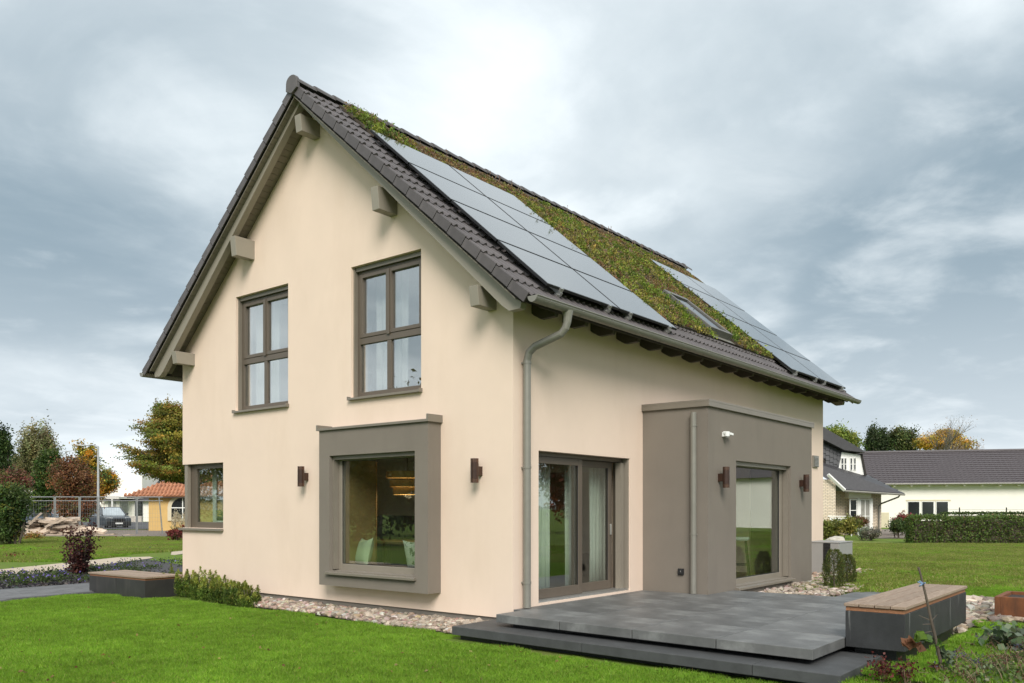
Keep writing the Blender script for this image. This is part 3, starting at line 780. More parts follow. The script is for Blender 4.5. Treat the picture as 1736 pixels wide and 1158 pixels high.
def tiles():
    plain, vl, vr = tile_mesh('tile'), tile_mesh('verge_tile', -1), tile_mesh('verge_tile', 1)
    rest = MB()
    px0 = X0 + .012
    single = 0
    for r in range(ROWS):
        s = .02 + r * TL
        for c in range(COLS):
            x = px0 + c * TW
            loc = R(x, s); loc = (loc[0], loc[1], loc[2])
            near = c < 4 or r >= 16 or (c > 41)
            if c == 0: link('verge_tile', vl, None, ROOF, loc=loc)
            elif c == COLS - 1: link('verge_tile', vr, None, ROOF, loc=loc)
            elif near and single < 298 and not (c > 41 and r < 3):
                o = link('tile', plain, None, ROOF, loc=loc); single += 1
                o.rotation_euler = (random.uniform(-.006, .006), random.uniform(-.004, .004), random.uniform(-.004, .004))
            else:
                rest.add([Vector(v.co) + Vector(loc) for v in plain.vertices], [tuple(p.vertices) for p in plain.polygons])
    o = part('tile_field', rest, 'tile_grey', ROOF); o['kind'] = 'stuff'
    fl = flip_left(plain, 'tile'); fv = flip_left(vl, 'verge_tile'); fr = flip_left(vr, 'verge_tile')
    far = MB()
    for r in range(ROWS):
        s = .02 + r * TL
        for c in range(COLS):
            loc = R(px0 + c * TW, s, 0, True)
            if c == 0: link('verge_tile', fv, None, ROOF, loc=loc)
            elif c == COLS - 1: link('verge_tile', fr, None, ROOF, loc=loc)
            else: far.add([Vector(v.co) + Vector(loc) for v in fl.vertices], [tuple(p.vertices) for p in fl.polygons])
    o = part('tile_field', far, 'tile_grey', ROOF); o['kind'] = 'stuff'
    # ridge tiles
    mb = MB(); k = 9
    prof = [(math.cos(math.pi * i / (k - 1)), math.sin(math.pi * i / (k - 1))) for i in range(k)]
    def ring(x, r, z): return [(x, p[0] * r * 1.05, z + p[1] * r * .82) for p in prof]
    A = ring(0, .135, -.075) + ring(.42, .118, -.085) + ring(0, .105, -.075)
    mb.add(A, [(i, k + i, k + i + 1, i + 1) for i in range(k - 1)] + [(i, i + 1, 2 * k + i + 1, 2 * k + i) for i in range(k - 1)])
    m = mb.mesh('ridge_tile'); m.materials.append(MATS['ridge_grey'])
    n = int((X1 - X0) / .38)
    for i in range(n + 1):
        link('ridge_tile', m, None, ROOF, loc=(X0 - .01 + i * .386, YR, ZR + .055))
    cap = MB()      # closed end piece at the gable
    face = [(p[0] * .135, p[1] * .11) for p in prof] + [(-.14, -.12), (0, -.185), (.14, -.12)]
    cap.prism(face, lambda p, x: (x, YR + p[0], ZR + .005 + p[1]), X0 - .035, X0 + .03)
    part('ridge_end', cap, 'ridge_grey', ROOF, bevel=.008)
    cap = MB().prism(face, lambda p, x: (x, YR + p[0], ZR + .005 + p[1]), X1 - .03, X1 + .035)
    part('ridge_end', cap, 'ridge_grey', ROOF, bevel=.008)
tiles()

def gutters():
    for lf in (False, True):
        sgn = 1 if lf else -1
        yc = (W + .675) if lf else -.675; zc = 4.288; r = .072; k = 11
        outer = [(math.cos(math.pi * i / (k - 1)) * r, -math.sin(math.pi * i / (k - 1)) * r * 1.05) for i in range(k)]
        inner = [(p[0] * .93, p[1] * .93 + .002) for p in outer[::-1]]
        prof = outer + inner
        mb = MB().prism(prof, lambda p, x: (x, yc + p[0], zc + p[1]), X0 + .02, X1 + .02)
        mb.tube([(X0 + .02, yc - sgn * -r, zc + .004), (X1 + .02, yc - sgn * -r, zc + .004)], .011, 8)      # rolled lip
        g = part('gutter', mb, 'zinc', house)
        for xe in (X0 + .018, X1 + .022):
            part('end_cap', MB().prism([(p[0] * 1.04, p[1] * 1.04) for p in outer], lambda p, x: (x, yc + p[0], zc + .004 + p[1]), xe - .006, xe + .006), 'zinc', g)
        if lf: continue
        for i in range(18):
            x = X0 + .3 + i * .725
            rr = [(p[0] * 1.05, p[1] * 1.05) for p in outer] + [(p[0] * 1.0, p[1] * 1.0) for p in outer[::-1]]
            part('gutter_bracket', MB().prism(rr, lambda p, xx: (xx, yc + p[0], zc + p[1]), x, x + .025), 'zinc', g)
        xo = .29
        p = MB().tube([(xo, yc, zc - .05), (xo, yc, zc - .13), (xo - .0, yc + .01, zc - .20)], [.075, .058, .054], 14)
        p.tube([(xo, yc + .005, zc - .19), (xo - .005, yc + .03, zc - .27), (xo - .02, yc + .09, zc - .34), (xo - .08, -.20, 3.82), (xo - .098, -.115, 3.745), (xo - .10, -.085, 3.64), (xo - .10, -.085, 3.3), (xo - .10, -.085, .34)], .052, 16)
        dp = part('downpipe', p, 'zinc', house, smooth_=False)
        for z in (3.60, .66, 2.2): part('pipe_clip', MB().tube([(xo - .10, -.085, z), (xo - .10, -.085, z + .03)], .058, 16).box(xo - .12, xo - .08, -.04, 0, z, z + .025), 'zinc', dp)
gutters()
part('wall_vent', (lambda m: [m.box(11.35, 11.70, -.045, -.004, 2.655, 2.925)] + [m.hexa([(11.39, -.062, z), (11.66, -.062, z), (11.66, -.046, z), (11.39, -.046, z), (11.39, -.054, z + .022), (11.66, -.054, z + .022), (11.66, -.046, z + .022), (11.39, -.046, z + .022)]) for z in (2.68, 2.712, 2.744, 2.776, 2.808, 2.84, 2.872)] and m)(MB()), 'zinc', house)

# ---------------------------------------------------------------- skylight, solar arrays, roof planting
ARR = [(.06, 3.60), (8.64, 12.20)]; S0, S1 = 1.50, 5.985
SKY = (5.98, 6.92, 3.92, 5.26)
def RB(mb, x0, x1, s0, s1, n0, n1):
    return mb.hexa([R(x, s, n) for x, s, n in ((x0, s1, n0), (x1, s1, n0), (x1, s0, n0), (x0, s0, n0), (x0, s1, n1), (x1, s1, n1), (x1, s0, n1), (x0, s0, n1))])
surface('skylight_grey', (.13, .125, .115), .5, .05, 4)
def skylight():
    x0, x1, s0, s1 = SKY
    w = thing('roof_window', None, None); w.parent = house
    m = MB(); t = .075
    for a in ((x0, x0 + t, s0, s1), (x1 - t, x1, s0, s1), (x0 + t, x1 - t, s0, s0 + t + .03), (x0 + t, x1 - t, s1 - t, s1)): RB(m, *a, -.02, .165)
    part('frame', m, 'skylight_grey', w, bevel=.006)
    part('pane', RB(MB(), x0 + t, x1 - t, s0 + t + .03, s1 - t, .12, .135), 'dark_glass', w)
    part('flashing', RB(MB(), x0 - .10, x1 + .10, s1 + .002, s1 + .22, .02, .035), 'zinc', w)
skylight()
def solar(x0, x1, label):
    root = thing('solar_array', label, 'solar panels', R(x0, S1, .1))
    org = root.location
    pw = (x1 - x0 - .03) / 2; pl_ = (S1 - S0 - .09) / 4
    m = RB(MB(), 0, pw, 0, pl_, .098, .132); me = m.mesh('panel', R(0, 0, 0)); me.materials.append(MATS['panel_frame'])
    g = RB(MB(), .016, pw - .016, .016, pl_ - .016, .1325, .1345); ge = g.mesh('cell_glass', R(0, 0, 0)); ge.materials.append(MATS['panel_glass'])
    for c in range(2):
        for r in range(4):
            loc = Vector(R(x0 + c * (pw + .03), S0 + r * (pl_ + .03))) - org
            p = link('panel', me, None, root, loc=loc); link('cell_glass', ge, None, p)
    for x in (x0 + .28, x0 + pw - .28, x0 + pw + .30, x1 - .28):
        rl = RB(MB(), x, x + .04, S0 - .02, S1 + .055, .045, .09)
        rp = part('rail', rl, 'aluminium', root, org)
        part('end_clamp', RB(MB(), x - .012, x + .052, S1 + .002, S1 + .03, .088, .138), 'aluminium', rp, org)
        for s in (S0 + 2.7, S1 - .02): part('roof_hook', RB(MB(), x - .02, x + .06, s, s + .05, .0, .046), 'aluminium', rp, org)
solar(*ARR[0], 'grey solar panels on the roof slope nearest the gable')
solar(*ARR[1], 'grey solar panels at the far end of the roof beyond the skylight')
def sedum():
    def allowed(x, s):
        if not (.22 < x < 12.0 and .40 < s < 5.50): return False
        for a, b in ARR:
            if a - .06 < x < b + .06 and s > S0 - .05: return False
        if x > 12.3: return False
        if SKY[0] - .12 < x < SKY[1] + .12 and SKY[2] - .08 < s < SKY[3] + .26: return False
        if x < .5 and s > 1.35: return False
        return True
    mat = MB()
    for a in ((.20, 12.0, .36, S0 - .04), (ARR[0][1] + .05, SKY[0] - .1, S0 - .04, 5.50), (SKY[0] - .1, SKY[1] + .1, S0 - .04, SKY[2] - .06), (SKY[1] + .1, ARR[1][0] - .04, S0 - .04, 5.50), (SKY[0] - .1, SKY[1] + .1, SKY[3] + .24, 5.50)):
        RB(mat, *a, .034, .07)
    part('substrate_mat', mat, 'substrate', ROOF)
    # low-frequency fields of colour over the roof
    ph = RNG.random(12) * 6.28
    def field(x, s, k): return math.sin(x * (.9 + .23 * k) + ph[k]) + math.sin(s * (1.5 + .31 * k) + ph[k + 4]) + .8 * math.sin(x * 2.1 - s * 1.4 + ph[(k + 7) % 12])
    C, A, S_, K = [], [], [], []
    up = np.array([0, -SA * .55, CA * .55 + .45]); pal = {'green': [(.16, .215, .028), (.20, .255, .035), (.11, .16, .025)], 'olive': [(.20, .185, .05), (.25, .22, .06), (.14, .13, .04)],
        'red': [(.27, .17, .075), (.23, .12, .06), (.30, .21, .09)], 'yellow': [(.33, .29, .06), (.27, .26, .055)], 'dry': [(.27, .20, .12), (.17, .13, .08)]}
    n = 0
    while n < 3900:
        x = random.uniform(.2, 12.0); s = random.uniform(.40, 5.50)
        rowp = (s / TL) % 1.0
        if not allowed(x, s) or random.random() < .75 * (rowp < .30) or (1.0 < x and s < .58) or (1.0 < x and 1.36 < s < S0 and (x < ARR[0][1] or x > ARR[1][0])): continue
        n += 1
        g, rd = field(x, s, 0), field(x, s, 2)
        top = s < 1.5
        k = random.random()
        if rd > .8 and k < .6: kind = 'red' if random.random() < .55 else 'dry'
        elif g > .7 and k < .6: kind = 'green'
        else: kind = random.choice(['olive', 'olive', 'green', 'green', 'yellow', 'yellow', 'dry', 'red'] if not top else ['green', 'yellow', 'olive', 'red', 'dry'])
        hgt_ = random.uniform(.04, .11) * (1.3 if kind == 'green' else 1) * (1.9 if random.random() < .07 and s > 1.0 and kind in ('green', 'yellow', 'olive') else 1) * (.5 if x > 10.8 else 1) * (1.35 if x < 1.0 and s < 1.4 else .5 if s < 1.45 else 1)
        m = 26
        rr = random.uniform(.05, .13)
        loc = np.array(R(x, s, .07))
        off = RNG.normal(0, 1, (m, 3)); off /= np.linalg.norm(off, axis=1)[:, None]; off *= RNG.random((m, 1)) ** .5
        ex = np.array([1, 0, 0.]); es = np.array([0, -CA, -SA]); en = np.array([0, -SA, CA])
        q = loc + off[:, :1] * ex * rr + off[:, 1:2] * es * rr * .8 + np.abs(off[:, 2:3]) * en * hgt_
        C.append(q); A.append(np.tile(up, (m, 1)) + off * .4); S_.append(RNG.uniform(.026, .055, m)); K.append((pick_cols(pal[kind], 1, .2) * (1 + RNG.normal(0, .2, (m, 1)))))
    for _ in range(46):      # dry flower stalks
        x = random.uniform(.3, 10.8); s = random.uniform(.42, 1.2)
        if not allowed(x, s): continue
        b = np.array(R(x, s, .08)); h = random.uniform(.08, .20); t = np.linspace(0, 1, 9)[:, None]
        C.append(b + t * np.array([random.uniform(-.03, .03), random.uniform(-.03, .03), h])); A.append(np.tile([0, 0, 6.], (9, 1))); S_.append(np.full(9, .032)); K.append(pick_cols([(.22, .12, .09), (.28, .2, .13)], 9))
    C, A, S_, K = map(np.concatenate, (C, A, S_, K))
    o = link('sedum_planting', leaves_mesh('sedum_planting', C, S_, K, .62, A, .8), 'leaf')
    tag(o, 'low green and red stonecrop planting on the roof between the solar panels', 'roof planting', kind='stuff')
sedum()
# ================================================================ terrace, steps, slabs, stones
def slab_obj(name, x0, x1, y0, y1, z0, z1, mat, parent, bev=.006, front=None):
    c = ((x0 + x1) / 2, (y0 + y1) / 2, z0)
    a, b = (front(y0), front(y1)) if front else (x0, x0)      # the front edge runs a little askew
    o = part(name, MB().hexa([(a, y0, z0), (x1, y0, z0), (x1, y1, z0), (b, y1, z0), (a, y0, z1), (x1, y0, z1), (x1, y1, z1), (b, y1, z1)]), mat, parent, c, bevel=bev); o.location = Vector(c) - Vector(parent.location)
    return o
def terrace():
    t = tag(thing('terrace', None, None), kind='structure')
    xs = [-.645, .325, 1.295, 2.265, 3.235, 4.32]; ys = [-.135, -1.15, -2.17, -3.19, -4.205]
    for i in range(5):
        for j in range(4):
            x0, x1, y1, y0 = xs[i], xs[i + 1], ys[j], ys[j + 1]
            if i == 4 and j == 0: continue
            if i == 3 and j == 0: x1 = 3.39
            z = random.uniform(-.0015, .0015)
            slab_obj('paving_slab', x0 + .005, x1 - .005, y0 + .005, y1 - .005, .225, .33 + z, 'granite', t, front=(lambda y: -.525 + (y + .2) * .044) if i == 0 else None)
    # strip of small slabs along the wall
    for a, b in ((.005, .32), (.33, 1.29), (1.30, 2.26), (2.27, 3.39)):
        slab_obj('paving_slab', a, b, -.131, -.004, .225, .3285, 'granite', t, .003)
    part('substructure', MB().box(-.38, 4.25, -4.1, -.3, -.05, .222), 'black_metal', t)
    s = tag(thing('step', None, None), kind='structure')
    ys = [.325, -1.70, -3.72, -4.56]
    for k in range(3):
        slab_obj('step_slab', -.965, -.02 if k < 2 else .0, ys[k + 1] + .003, ys[k] - .003, .065, .172, 'granite_step', s, front=lambda y: -.845 + (y - .33) * .036)
    slab_obj('step_slab', .004, .47, -4.557, -4.06, .065, .172, 'granite_step', s)
    part('substructure', MB().box(-.76, .3, -4.5, .25, -.06, .064), 'black_metal', s)
    p = tag(thing('slab_path', None, None), kind='structure')
    for k in range(3):
        x = 4.36 + k * 1.06
        for j in range(2):
            slab_obj('paving_slab', x, x + 1.03, -2.40 - j * .52 - .5, -2.40 - j * .52, .10, .205, 'granite', p)
terrace()
def stone_mesh(k):
    bm = bmesh.new(); bmesh.ops.create_icosphere(bm, subdivisions=1, radius=1)
    r = random.Random(k)
    for v in bm.verts: v.co *= r.uniform(.72, 1.15)
    for v in bm.verts: v.co.x *= r.uniform(.9, 1.1) * 1.15; v.co.z *= .68
    m = bpy.data.meshes.new('stone'); bm.to_mesh(m); bm.free(); m.materials.append(MATS['pebble']); m.shade_smooth(); return m
STONES = [stone_mesh(k) for k in range(8)]
for m in STONES:
    m.shade_flat()
def gravel(name, poly, n, n_single, size, z=.0, seed=1, mat='gravel_bed', heap=None):
    heap = heap or (lambda x, y: 0)
    bed = sheet(name, poly, mat, .008)
    for v_ in bed.data.vertices: v_.co.z += heap(v_.co.x, v_.co.y)
    rnd = random.Random(seed); xs = [p[0] for p in poly]; ys = [p[1] for p in poly]
    all_ = []
    while len(all_) < n:
        x, y = rnd.uniform(min(xs), max(xs)), rnd.uniform(min(ys), max(ys))
        if in_poly(x, y, poly): all_.append((x, y, rnd.uniform(*size) * (1.35 if rnd.random() < .08 else 1)))
    all_.sort(key=lambda q: -q[2] / max(4, project(q[0], q[1])[2]))
    rest = MB()
    for i, (x, y, s) in enumerate(all_):
        m = STONES[i % 8]; zz = ground_z(x, y) + .008 + z + heap(x, y) + s * rnd.uniform(.25, .85)
        M = Matrix.Translation((x, y, zz)) @ Matrix.Rotation(rnd.random() * 6.28, 4, 'Z') @ Matrix.Rotation(rnd.uniform(-.5, .5), 4, 'X') @ Matrix.Scale(s, 4)
        if i < n_single:
            o = bpy.data.objects.new('stone', m); COL.objects.link(o); o.parent = bed; o.matrix_local = M
        else: rest.add([M @ v.co for v in m.vertices], [tuple(p.vertices) for p in m.polygons])
    # loose pebbles: joined, each face group tinted by its own random value
    me = rest.mesh('pebbles')
    o = link('pebbles', me, None, bed); o['kind'] = 'stuff'
    a = me.attributes.new('leaf', 'FLOAT_COLOR', 'FACE'); cnt = len(me.polygons) // 20
    c = np.repeat(pick_cols([(.37, .30, .24), (.28, .215, .165), (.47, .42, .36), (.21, .165, .13), (.34, .25, .19)], cnt, .18), 20, axis=0)
    full = np.ones((len(me.polygons), 4), np.float32); full[:len(c), :3] = np.clip(c, 0, .8); a.data.foreach_set('color', full.ravel())
    me.materials.append(MATS['pebble_mix'])
def pebble_mix():
    m, nt = new_mat('pebble_mix'); N = nt.nodes.new; b = N('ShaderNodeBsdfPrincipled'); o = N('ShaderNodeOutputMaterial'); a = N('ShaderNodeAttribute'); a.attribute_name = 'leaf'
    nt.links.new(a.outputs[0], b.inputs['Base Color']); b.inputs['Roughness'].default_value = .8; nt.links.new(b.outputs[0], o.inputs[0])
pebble_mix()
gravel('gravel_strip', [(-.50, .36), (-.005, .36), (-.005, 5.9), (-.40, 5.9), (-.40, 3.7), (-.50, 2.1)], 2600, 150, (.024, .05), 0, 1, heap=lambda x, y: .085 * min(1, max(0, 1 + x / .46)))
gravel('gravel_bed', [(4.36, -2.36), (7.55, -2.36), (8.1, -1.75), (9.3, -1.35), (11.9, -1.25), (11.9, -.01), (8.06, -.01), (8.06, -1.12), (4.36, -1.12)], 1500, 80, (.03, .065), 0, 2)
gravel('gravel_bed', [(3.6, -6.4), (6.4, -6.4), (6.3, -4.35), (6.1, -4.1), (3.22, -4.1), (3.2, -4.75), (3.6, -4.95)], 1100, 70, (.045, .085), 0, 3)

# ================================================================ benches
def bench_right():
    x0, x1, y0, y1 = .235, 3.17, -4.79, -4.212
    b = thing('stone_bench', 'long dark stone bench with wooden slat top beside the terrace', 'bench', (x0, y0, .17))
    o = b.location
    xs = [x0, x0 + 1.0, x0 + 1.97, x1]
    for i in range(3): part('stone_block', MB().box(xs[i] + .002, xs[i + 1] - .002, y0, y1, .24, .612), 'bench_stone', b, o, bevel=.005)
    part('foot', MB().box(x0 + .15, x1 - .15, y0 + .12, y1 - .05, .05, .238), 'black_metal', b, o)
    for y in (y0 + .01, (y0 + y1) / 2 - .02, y1 - .05): part('beam', MB().box(x0 + .005, x1 - .005, y, y + .045, .6145, .655), 'beam_wood', b, o)
    for x in (x0 + .004, x1 - .049): part('beam', MB().box(x, x + .045, y0 + .056, y1 - .052, .615, .654), 'beam_wood', b, o)
    w = (y1 - y0 + .03) / 4
    for k in range(4):
        a = y0 - .015 + k * w
        part('slat', MB().box(x0 - .015, x1 + .015, a + .004, a + w - .005, .657 + random.uniform(0, .002), .690), 'slat_wood', b, o, bevel=.004)
bench_right()
def bench_left():
    b = thing('steel_bench', 'low dark steel bench with wooden slat top by the paved path', 'bench', (-.83, 8.0, 0), rad(1.5))
    for k in range(2): part('steel_box', MB().box(0, .76, .02 + k * 1.04, 1.05 + k * 1.04, 0, .335), 'bench_steel', b, bevel=.005)
    part('beam', MB().box(.01, .75, .03, 2.08, .337, .368), 'beam_wood', b)
    for k in range(5): part('slat', MB().box(-.012 + k * .157, -.012 + k * .157 + .150, .0, 2.12, .370, .402), 'slat_wood_y', b, bevel=.004)
bench_left()

# ================================================================ fittings on the walls
def wall_lamp(p, rz, label):
    r = thing('wall_lamp', label, 'wall lamp', p, rz, 'bronze cylinder wall lamps')
    part('bracket', MB().box(-.035, .035, -.085, 0, -.065, .06), 'copper_brown', r)
    part('cylinder', MB().cyl((0, -.125, -.11), .056, .22, 20), 'copper_brown', r)
    for z, h in ((-.165, .054), (.111, .054)):
        part('end_ring', MB().cyl((0, -.125, z), .0555, h, 20), 'copper_end', r)
G = -rad(90)
wall_lamp((0, 4.34, 2.19), G, 'bronze cylinder wall lamp left of the gable bay window')
wall_lamp((0, .57, 2.18), G, 'bronze cylinder wall lamp between gable bay and house corner')
wall_lamp((3.79, -1.154, 2.16), 0, 'bronze cylinder wall lamp left of the window in the side bay')
wall_lamp((7.37, -1.154, 2.15), 0, 'bronze cylinder wall lamp right of the window in the side bay')
def sensor():
    r = thing('motion_sensor', 'small white motion sensor high on the brown side bay', 'sensor', (3.93, -1.154, 2.85))
    part('base', MB().box(-.03, .03, -.035, 0, -.035, .04), 'white_plastic', r, bevel=.006)
    m = MB().cyl((.0, -.075, -.03), .042, .075, 18).hexa([(-.04, -.075, .012), (.16, -.115, -.008), (.16, -.05, -.008), (-.04, -.03, .012), (-.04, -.075, .05), (.16, -.115, .025), (.16, -.05, .025), (-.04, -.03, .05)])
    part('head', m, 'white_plastic', r)
    part('lens', MB().cyl((.0, -.08, -.048), .03, .02, 14), 'pump_grey', r)
sensor()
def socket():
    r = thing('outdoor_socket', 'small black outdoor socket low on the side bay', 'socket', (3.397, -.70, .665))
    part('plate', MB().box(-.03, 0, -.05, .05, -.05, .05), 'black_plastic', r, bevel=.006)
    part('flap', MB().box(-.042, -.031, -.036, .036, -.036, .036), 'black_metal', r, bevel=.004)
    part('catch', MB().box(-.048, -.043, -.012, -.002, -.005, .02), 'aluminium', r)
socket()
def heat_pump():
    r = thing('heat_pump', 'grey heat pump with black grille beside the house wall', 'heat pump', (10.25, -.98, 0))
    part('casing', MB().box(0, .95, 0, .72, .14, .90), 'pump_grey', r, bevel=.012)
    part('lid', MB().box(-.01, .96, -.01, .73, .902, .925), 'pump_grey', r, bevel=.006)
    g = part('grille', MB().box(-.008, -.001, .19, .345, .17, .895), 'black_plastic', r)
    for k in range(10): part('louvre', MB().box(-.016, -.0085, .20, .335, .20 + k * .068, .225 + k * .068), 'black_metal', g)
    part('foot', MB().box(.06, .9, .04, .68, 0, .138), 'black_metal', r)
heat_pump()
def planter():
    x, y = 4.55, -5.5
    z = .17
    r = thing('corten_planter', 'square rusty steel planter holding a slim tree trunk', 'planter', (3.95, -5.96, z))
    m = MB(); a, b, h = 0, .98, .335; t = .07
    m.box(a, b, a, t, 0, h).box(a, b, b - t, b, 0, h).box(a, t, t, b - t, 0, h).box(b - t, b, t, b - t, 0, h)
    part('box', m, 'corten', r, bevel=.004)
    part('earth', MB().box(t, b - t, t, b - t, .1, h - .04), 'soil', r)
    tr = thing('wooden_stake', 'slim dark stake standing in the rusty planter at the picture edge', 'stake', (4.45, -5.62, z + .25))
    part('pole', MB().tube([(0, 0, 0), (.004, .002, .3), (0, 0, .62)], [.02, .019, .017], 8), 'bark', tr)
    part('tip', MB().tube([(0, 0, .62), (0, 0, .65)], [.017, .009], 8), 'bark', tr)
planter()

# ================================================================ behind the windows
def curtain(name, label, a, b, z0, z1, depth, along, mat, folds, group=None):
    """hanging cloth with soft folds; along 'x' or 'y'"""
    n = folds * 8; V = []; F = []
    ph = random.random() * 6
    for i in range(n + 1):
        t = i / n
        for j in range(4):
            s = j / 3
            w = .035 * math.sin(t * folds * 6.283 + ph + .4 * math.sin(3 * s + i)) * (.7 + .3 * s)
            q = a + (b - a) * (t + .012 * math.sin(5 * s + t * 20)); z = z0 + (z1 - z0) * s
            V.append((q, depth + w, z) if along == 'x' else (depth + w, q, z))
    for i in range(n):
        for j in range(3): F.append((i * 4 + j, i * 4 + j + 1, (i + 1) * 4 + j + 1, (i + 1) * 4 + j))
    org = Vector(((a + b) / 2, depth, z0) if along == 'x' else (depth, (a + b) / 2, z0))
    m = bpy.data.meshes.new(name); m.from_pydata([tuple(Vector(v) - org) for v in V], [], F); m.update(); m.shade_smooth()
    o = link(name, m, mat); o.location = org
    s = o.modifiers.new('cloth', 'SOLIDIFY'); s.thickness = .004
    return tag(o, label, 'curtain', group)
curtain('curtain', 'pale linen curtain at the left edge of the terrace door', .98, 1.42, .37, 2.40, .46, 'x', 'linen', 4)
curtain('curtain', 'narrow pale linen curtain behind the middle of the terrace door', 1.88, 2.13, .37, 2.40, .46, 'x', 'linen', 2)
curtain('curtain', 'wide pale linen curtain behind the right door leaf', 2.58, 3.2, .37, 2.40, .50, 'x', 'linen', 6)
curtain('curtain', 'ochre curtain at the left side of the gable bay window', 3.42, 3.75, .40, 2.44, .70, 'y', 'ochre_cloth', 4)
curtain('sheer_curtain', 'white sheer curtain behind the left upper gable window', 5.75, 6.46, 3.0, 5.5, .50, 'y', 'sheer', 7)
curtain('sheer_curtain', 'white sheer curtain behind the right upper gable window', 2.50, 3.22, 3.0, 5.5, .50, 'y', 'sheer', 5)
curtain('curtain', 'grey green curtain in the small corner window', 7.62, 7.76, 1.0, 2.6, .40, 'y', 'linen', 3)
o = link('roller_blind', MB().box(.40, .41, 6.9, 7.6, 2.20, 2.6).mesh('roller_blind', (.40, 7.1, 2.2)), 'olive_blind'); o.location = (.40, 7.1, 2.2)
tag(o, 'olive roller blind half down in the small corner window', 'blind')
def cushion(p, rz, tilt, mat, label):
    n = 14; V = []; F = []
    for side in (1, -1):
        for i in range(n + 1):
            for j in range(n + 1):
                a, b = i / n * 2 - 1, j / n * 2 - 1
                pinch = 1 - .10 * (1 - a * a) * (b * b) - .10 * (1 - b * b) * (a * a)
                h = .085 * ((1 - a ** 4) * (1 - b ** 4)) ** .6
                V.append((a * .24 * pinch, side * h, b * .22 * pinch + (.02 * a * a)))
    q = (n + 1) ** 2
    for s in (0, 1):
        for i in range(n):
            for j in range(n):
                f = [i * (n + 1) + j, (i + 1) * (n + 1) + j, (i + 1) * (n + 1) + j + 1, i * (n + 1) + j + 1]
                F.append(tuple(k + s * q for k in (f if s == 0 else f[::-1])))
    m = bpy.data.meshes.new('cushion'); m.from_pydata(V, [], F); m.update(); m.shade_smooth()
    o = link('cushion', m, mat); o.location = p; o.rotation_euler = (tilt, .05, rz)
    tag(o, label, 'cushion')
cushion((.16, 3.12, .975), rad(70), .25, 'cushion', 'pale green cushion on the window seat in the gable bay')
cushion((.20, 1.97, .97), rad(100), -.2, 'cushion_print', 'leaf patterned cushion at the right end of the window seat')
def pendant():
    r = thing('pendant_lamp', 'wooden pendant lamp of stacked rings behind the gable bay window', 'lamp', (1.3, 3.33, 1.90))
    for k, (rr, z) in enumerate(((.24, 0), (.30, .13), (.36, .28))):
        part('shade_ring', MB().tube([(0, 0, z), (0, 0, z + .11)], rr, 28, caps=False), 'bamboo', r)
    lamp = bpy.data.lights.new('pendant_light', 'POINT'); lamp.energy = 6; lamp.color = (1, .72, .42); lamp.shadow_soft_size = .05
    lo = bpy.data.objects.new('pendant_light', lamp); COL.objects.link(lo); lo.parent = r; lo.location = (0, 0, -.02)
    part('cord', MB().tube([(0, 0, .2), (0, 0, .77)], .006, 6), 'black_plastic', r)
    part('bulb', MB().tube([(0, 0, .04), (0, 0, .07), (0, 0, .10)], [.012, .026, .014], 10), 'bulb', r)
pendant()
def table():
    t = thing('dining_table', 'dark dining table inside behind the gable bay window', 'table', (1.6, 3.9, .365))
    part('tabletop', MB().box(-.45, .45, -.8, .8, .70, .74), 'floor_oak', t)
    for sx in (-.4, .34):
        for sy in (-.74, .68): part('leg', MB().box(sx, sx + .06, sy, sy + .06, 0, .70), 'floor_oak', t)
    c = thing('cabinet', 'tall dark brown cabinet inside behind the dining table', 'cabinet', (3.2, 4.9, .365))
    part('carcass', MB().box(0, .6, 0, 1.3, 0, 1.15), 'dark_brown_wood', c)
    for k in range(3): part('door', MB().box(-.02, -.001, .01 + k * .43, .42 + k * .43, .05, 1.12), 'dark_brown_wood', c)
table()
def stool():
    s = thing('bar_stool', 'bar stool with low back behind the window of the side bay', 'stool', (6.35, -.35, .366), rad(20))
    part('seat', MB().box(-.21, .21, -.2, .2, .70, .76), 'linen', s, bevel=.02)
    part('backrest', MB().box(-.21, .21, .17, .21, .765, 1.0), 'linen', s, bevel=.015)
    for sx in (-1, 1):
        for sy in (-1, 1): part('leg', MB().tube([(sx * .15, sy * .14, .70), (sx * .22, sy * .21, 0)], .014, 8), 'black_metal', s)
    part('foot_ring', MB().tube([(-.2, -.19, .25), (.2, -.19, .25), (.2, .19, .25), (-.2, .19, .25), (-.2, -.19, .25)], .010, 6), 'black_metal', s)
stool()
def pot():
    r = thing('flower_pot', 'dark striped pot on the sill of the small corner window', 'pot', (.40, 7.45, 1.31))
    part('vessel', MB().tube([(0, 0, 0), (0, 0, .09), (0, 0, .17), (0, 0, .2)], [.08, .10, .10, .085], 16), 'black_plastic', r)
    part('band', MB().tube([(0, 0, .10), (0, 0, .125)], .102, 16), 'white_plastic', r)
    n = 160; c = RNG.normal(0, .05, (n, 3)) + [0, 0, .26]
    link('sprigs', leaves_mesh('sprigs', c, .05, pick_cols([(.3, .34, .22), (.2, .25, .12)], n), .3), 'leaf', r)
    part('stand', MB().box(-.2, .2, -.25, .25, -.045, 0), 'floor_oak', r)
pot()
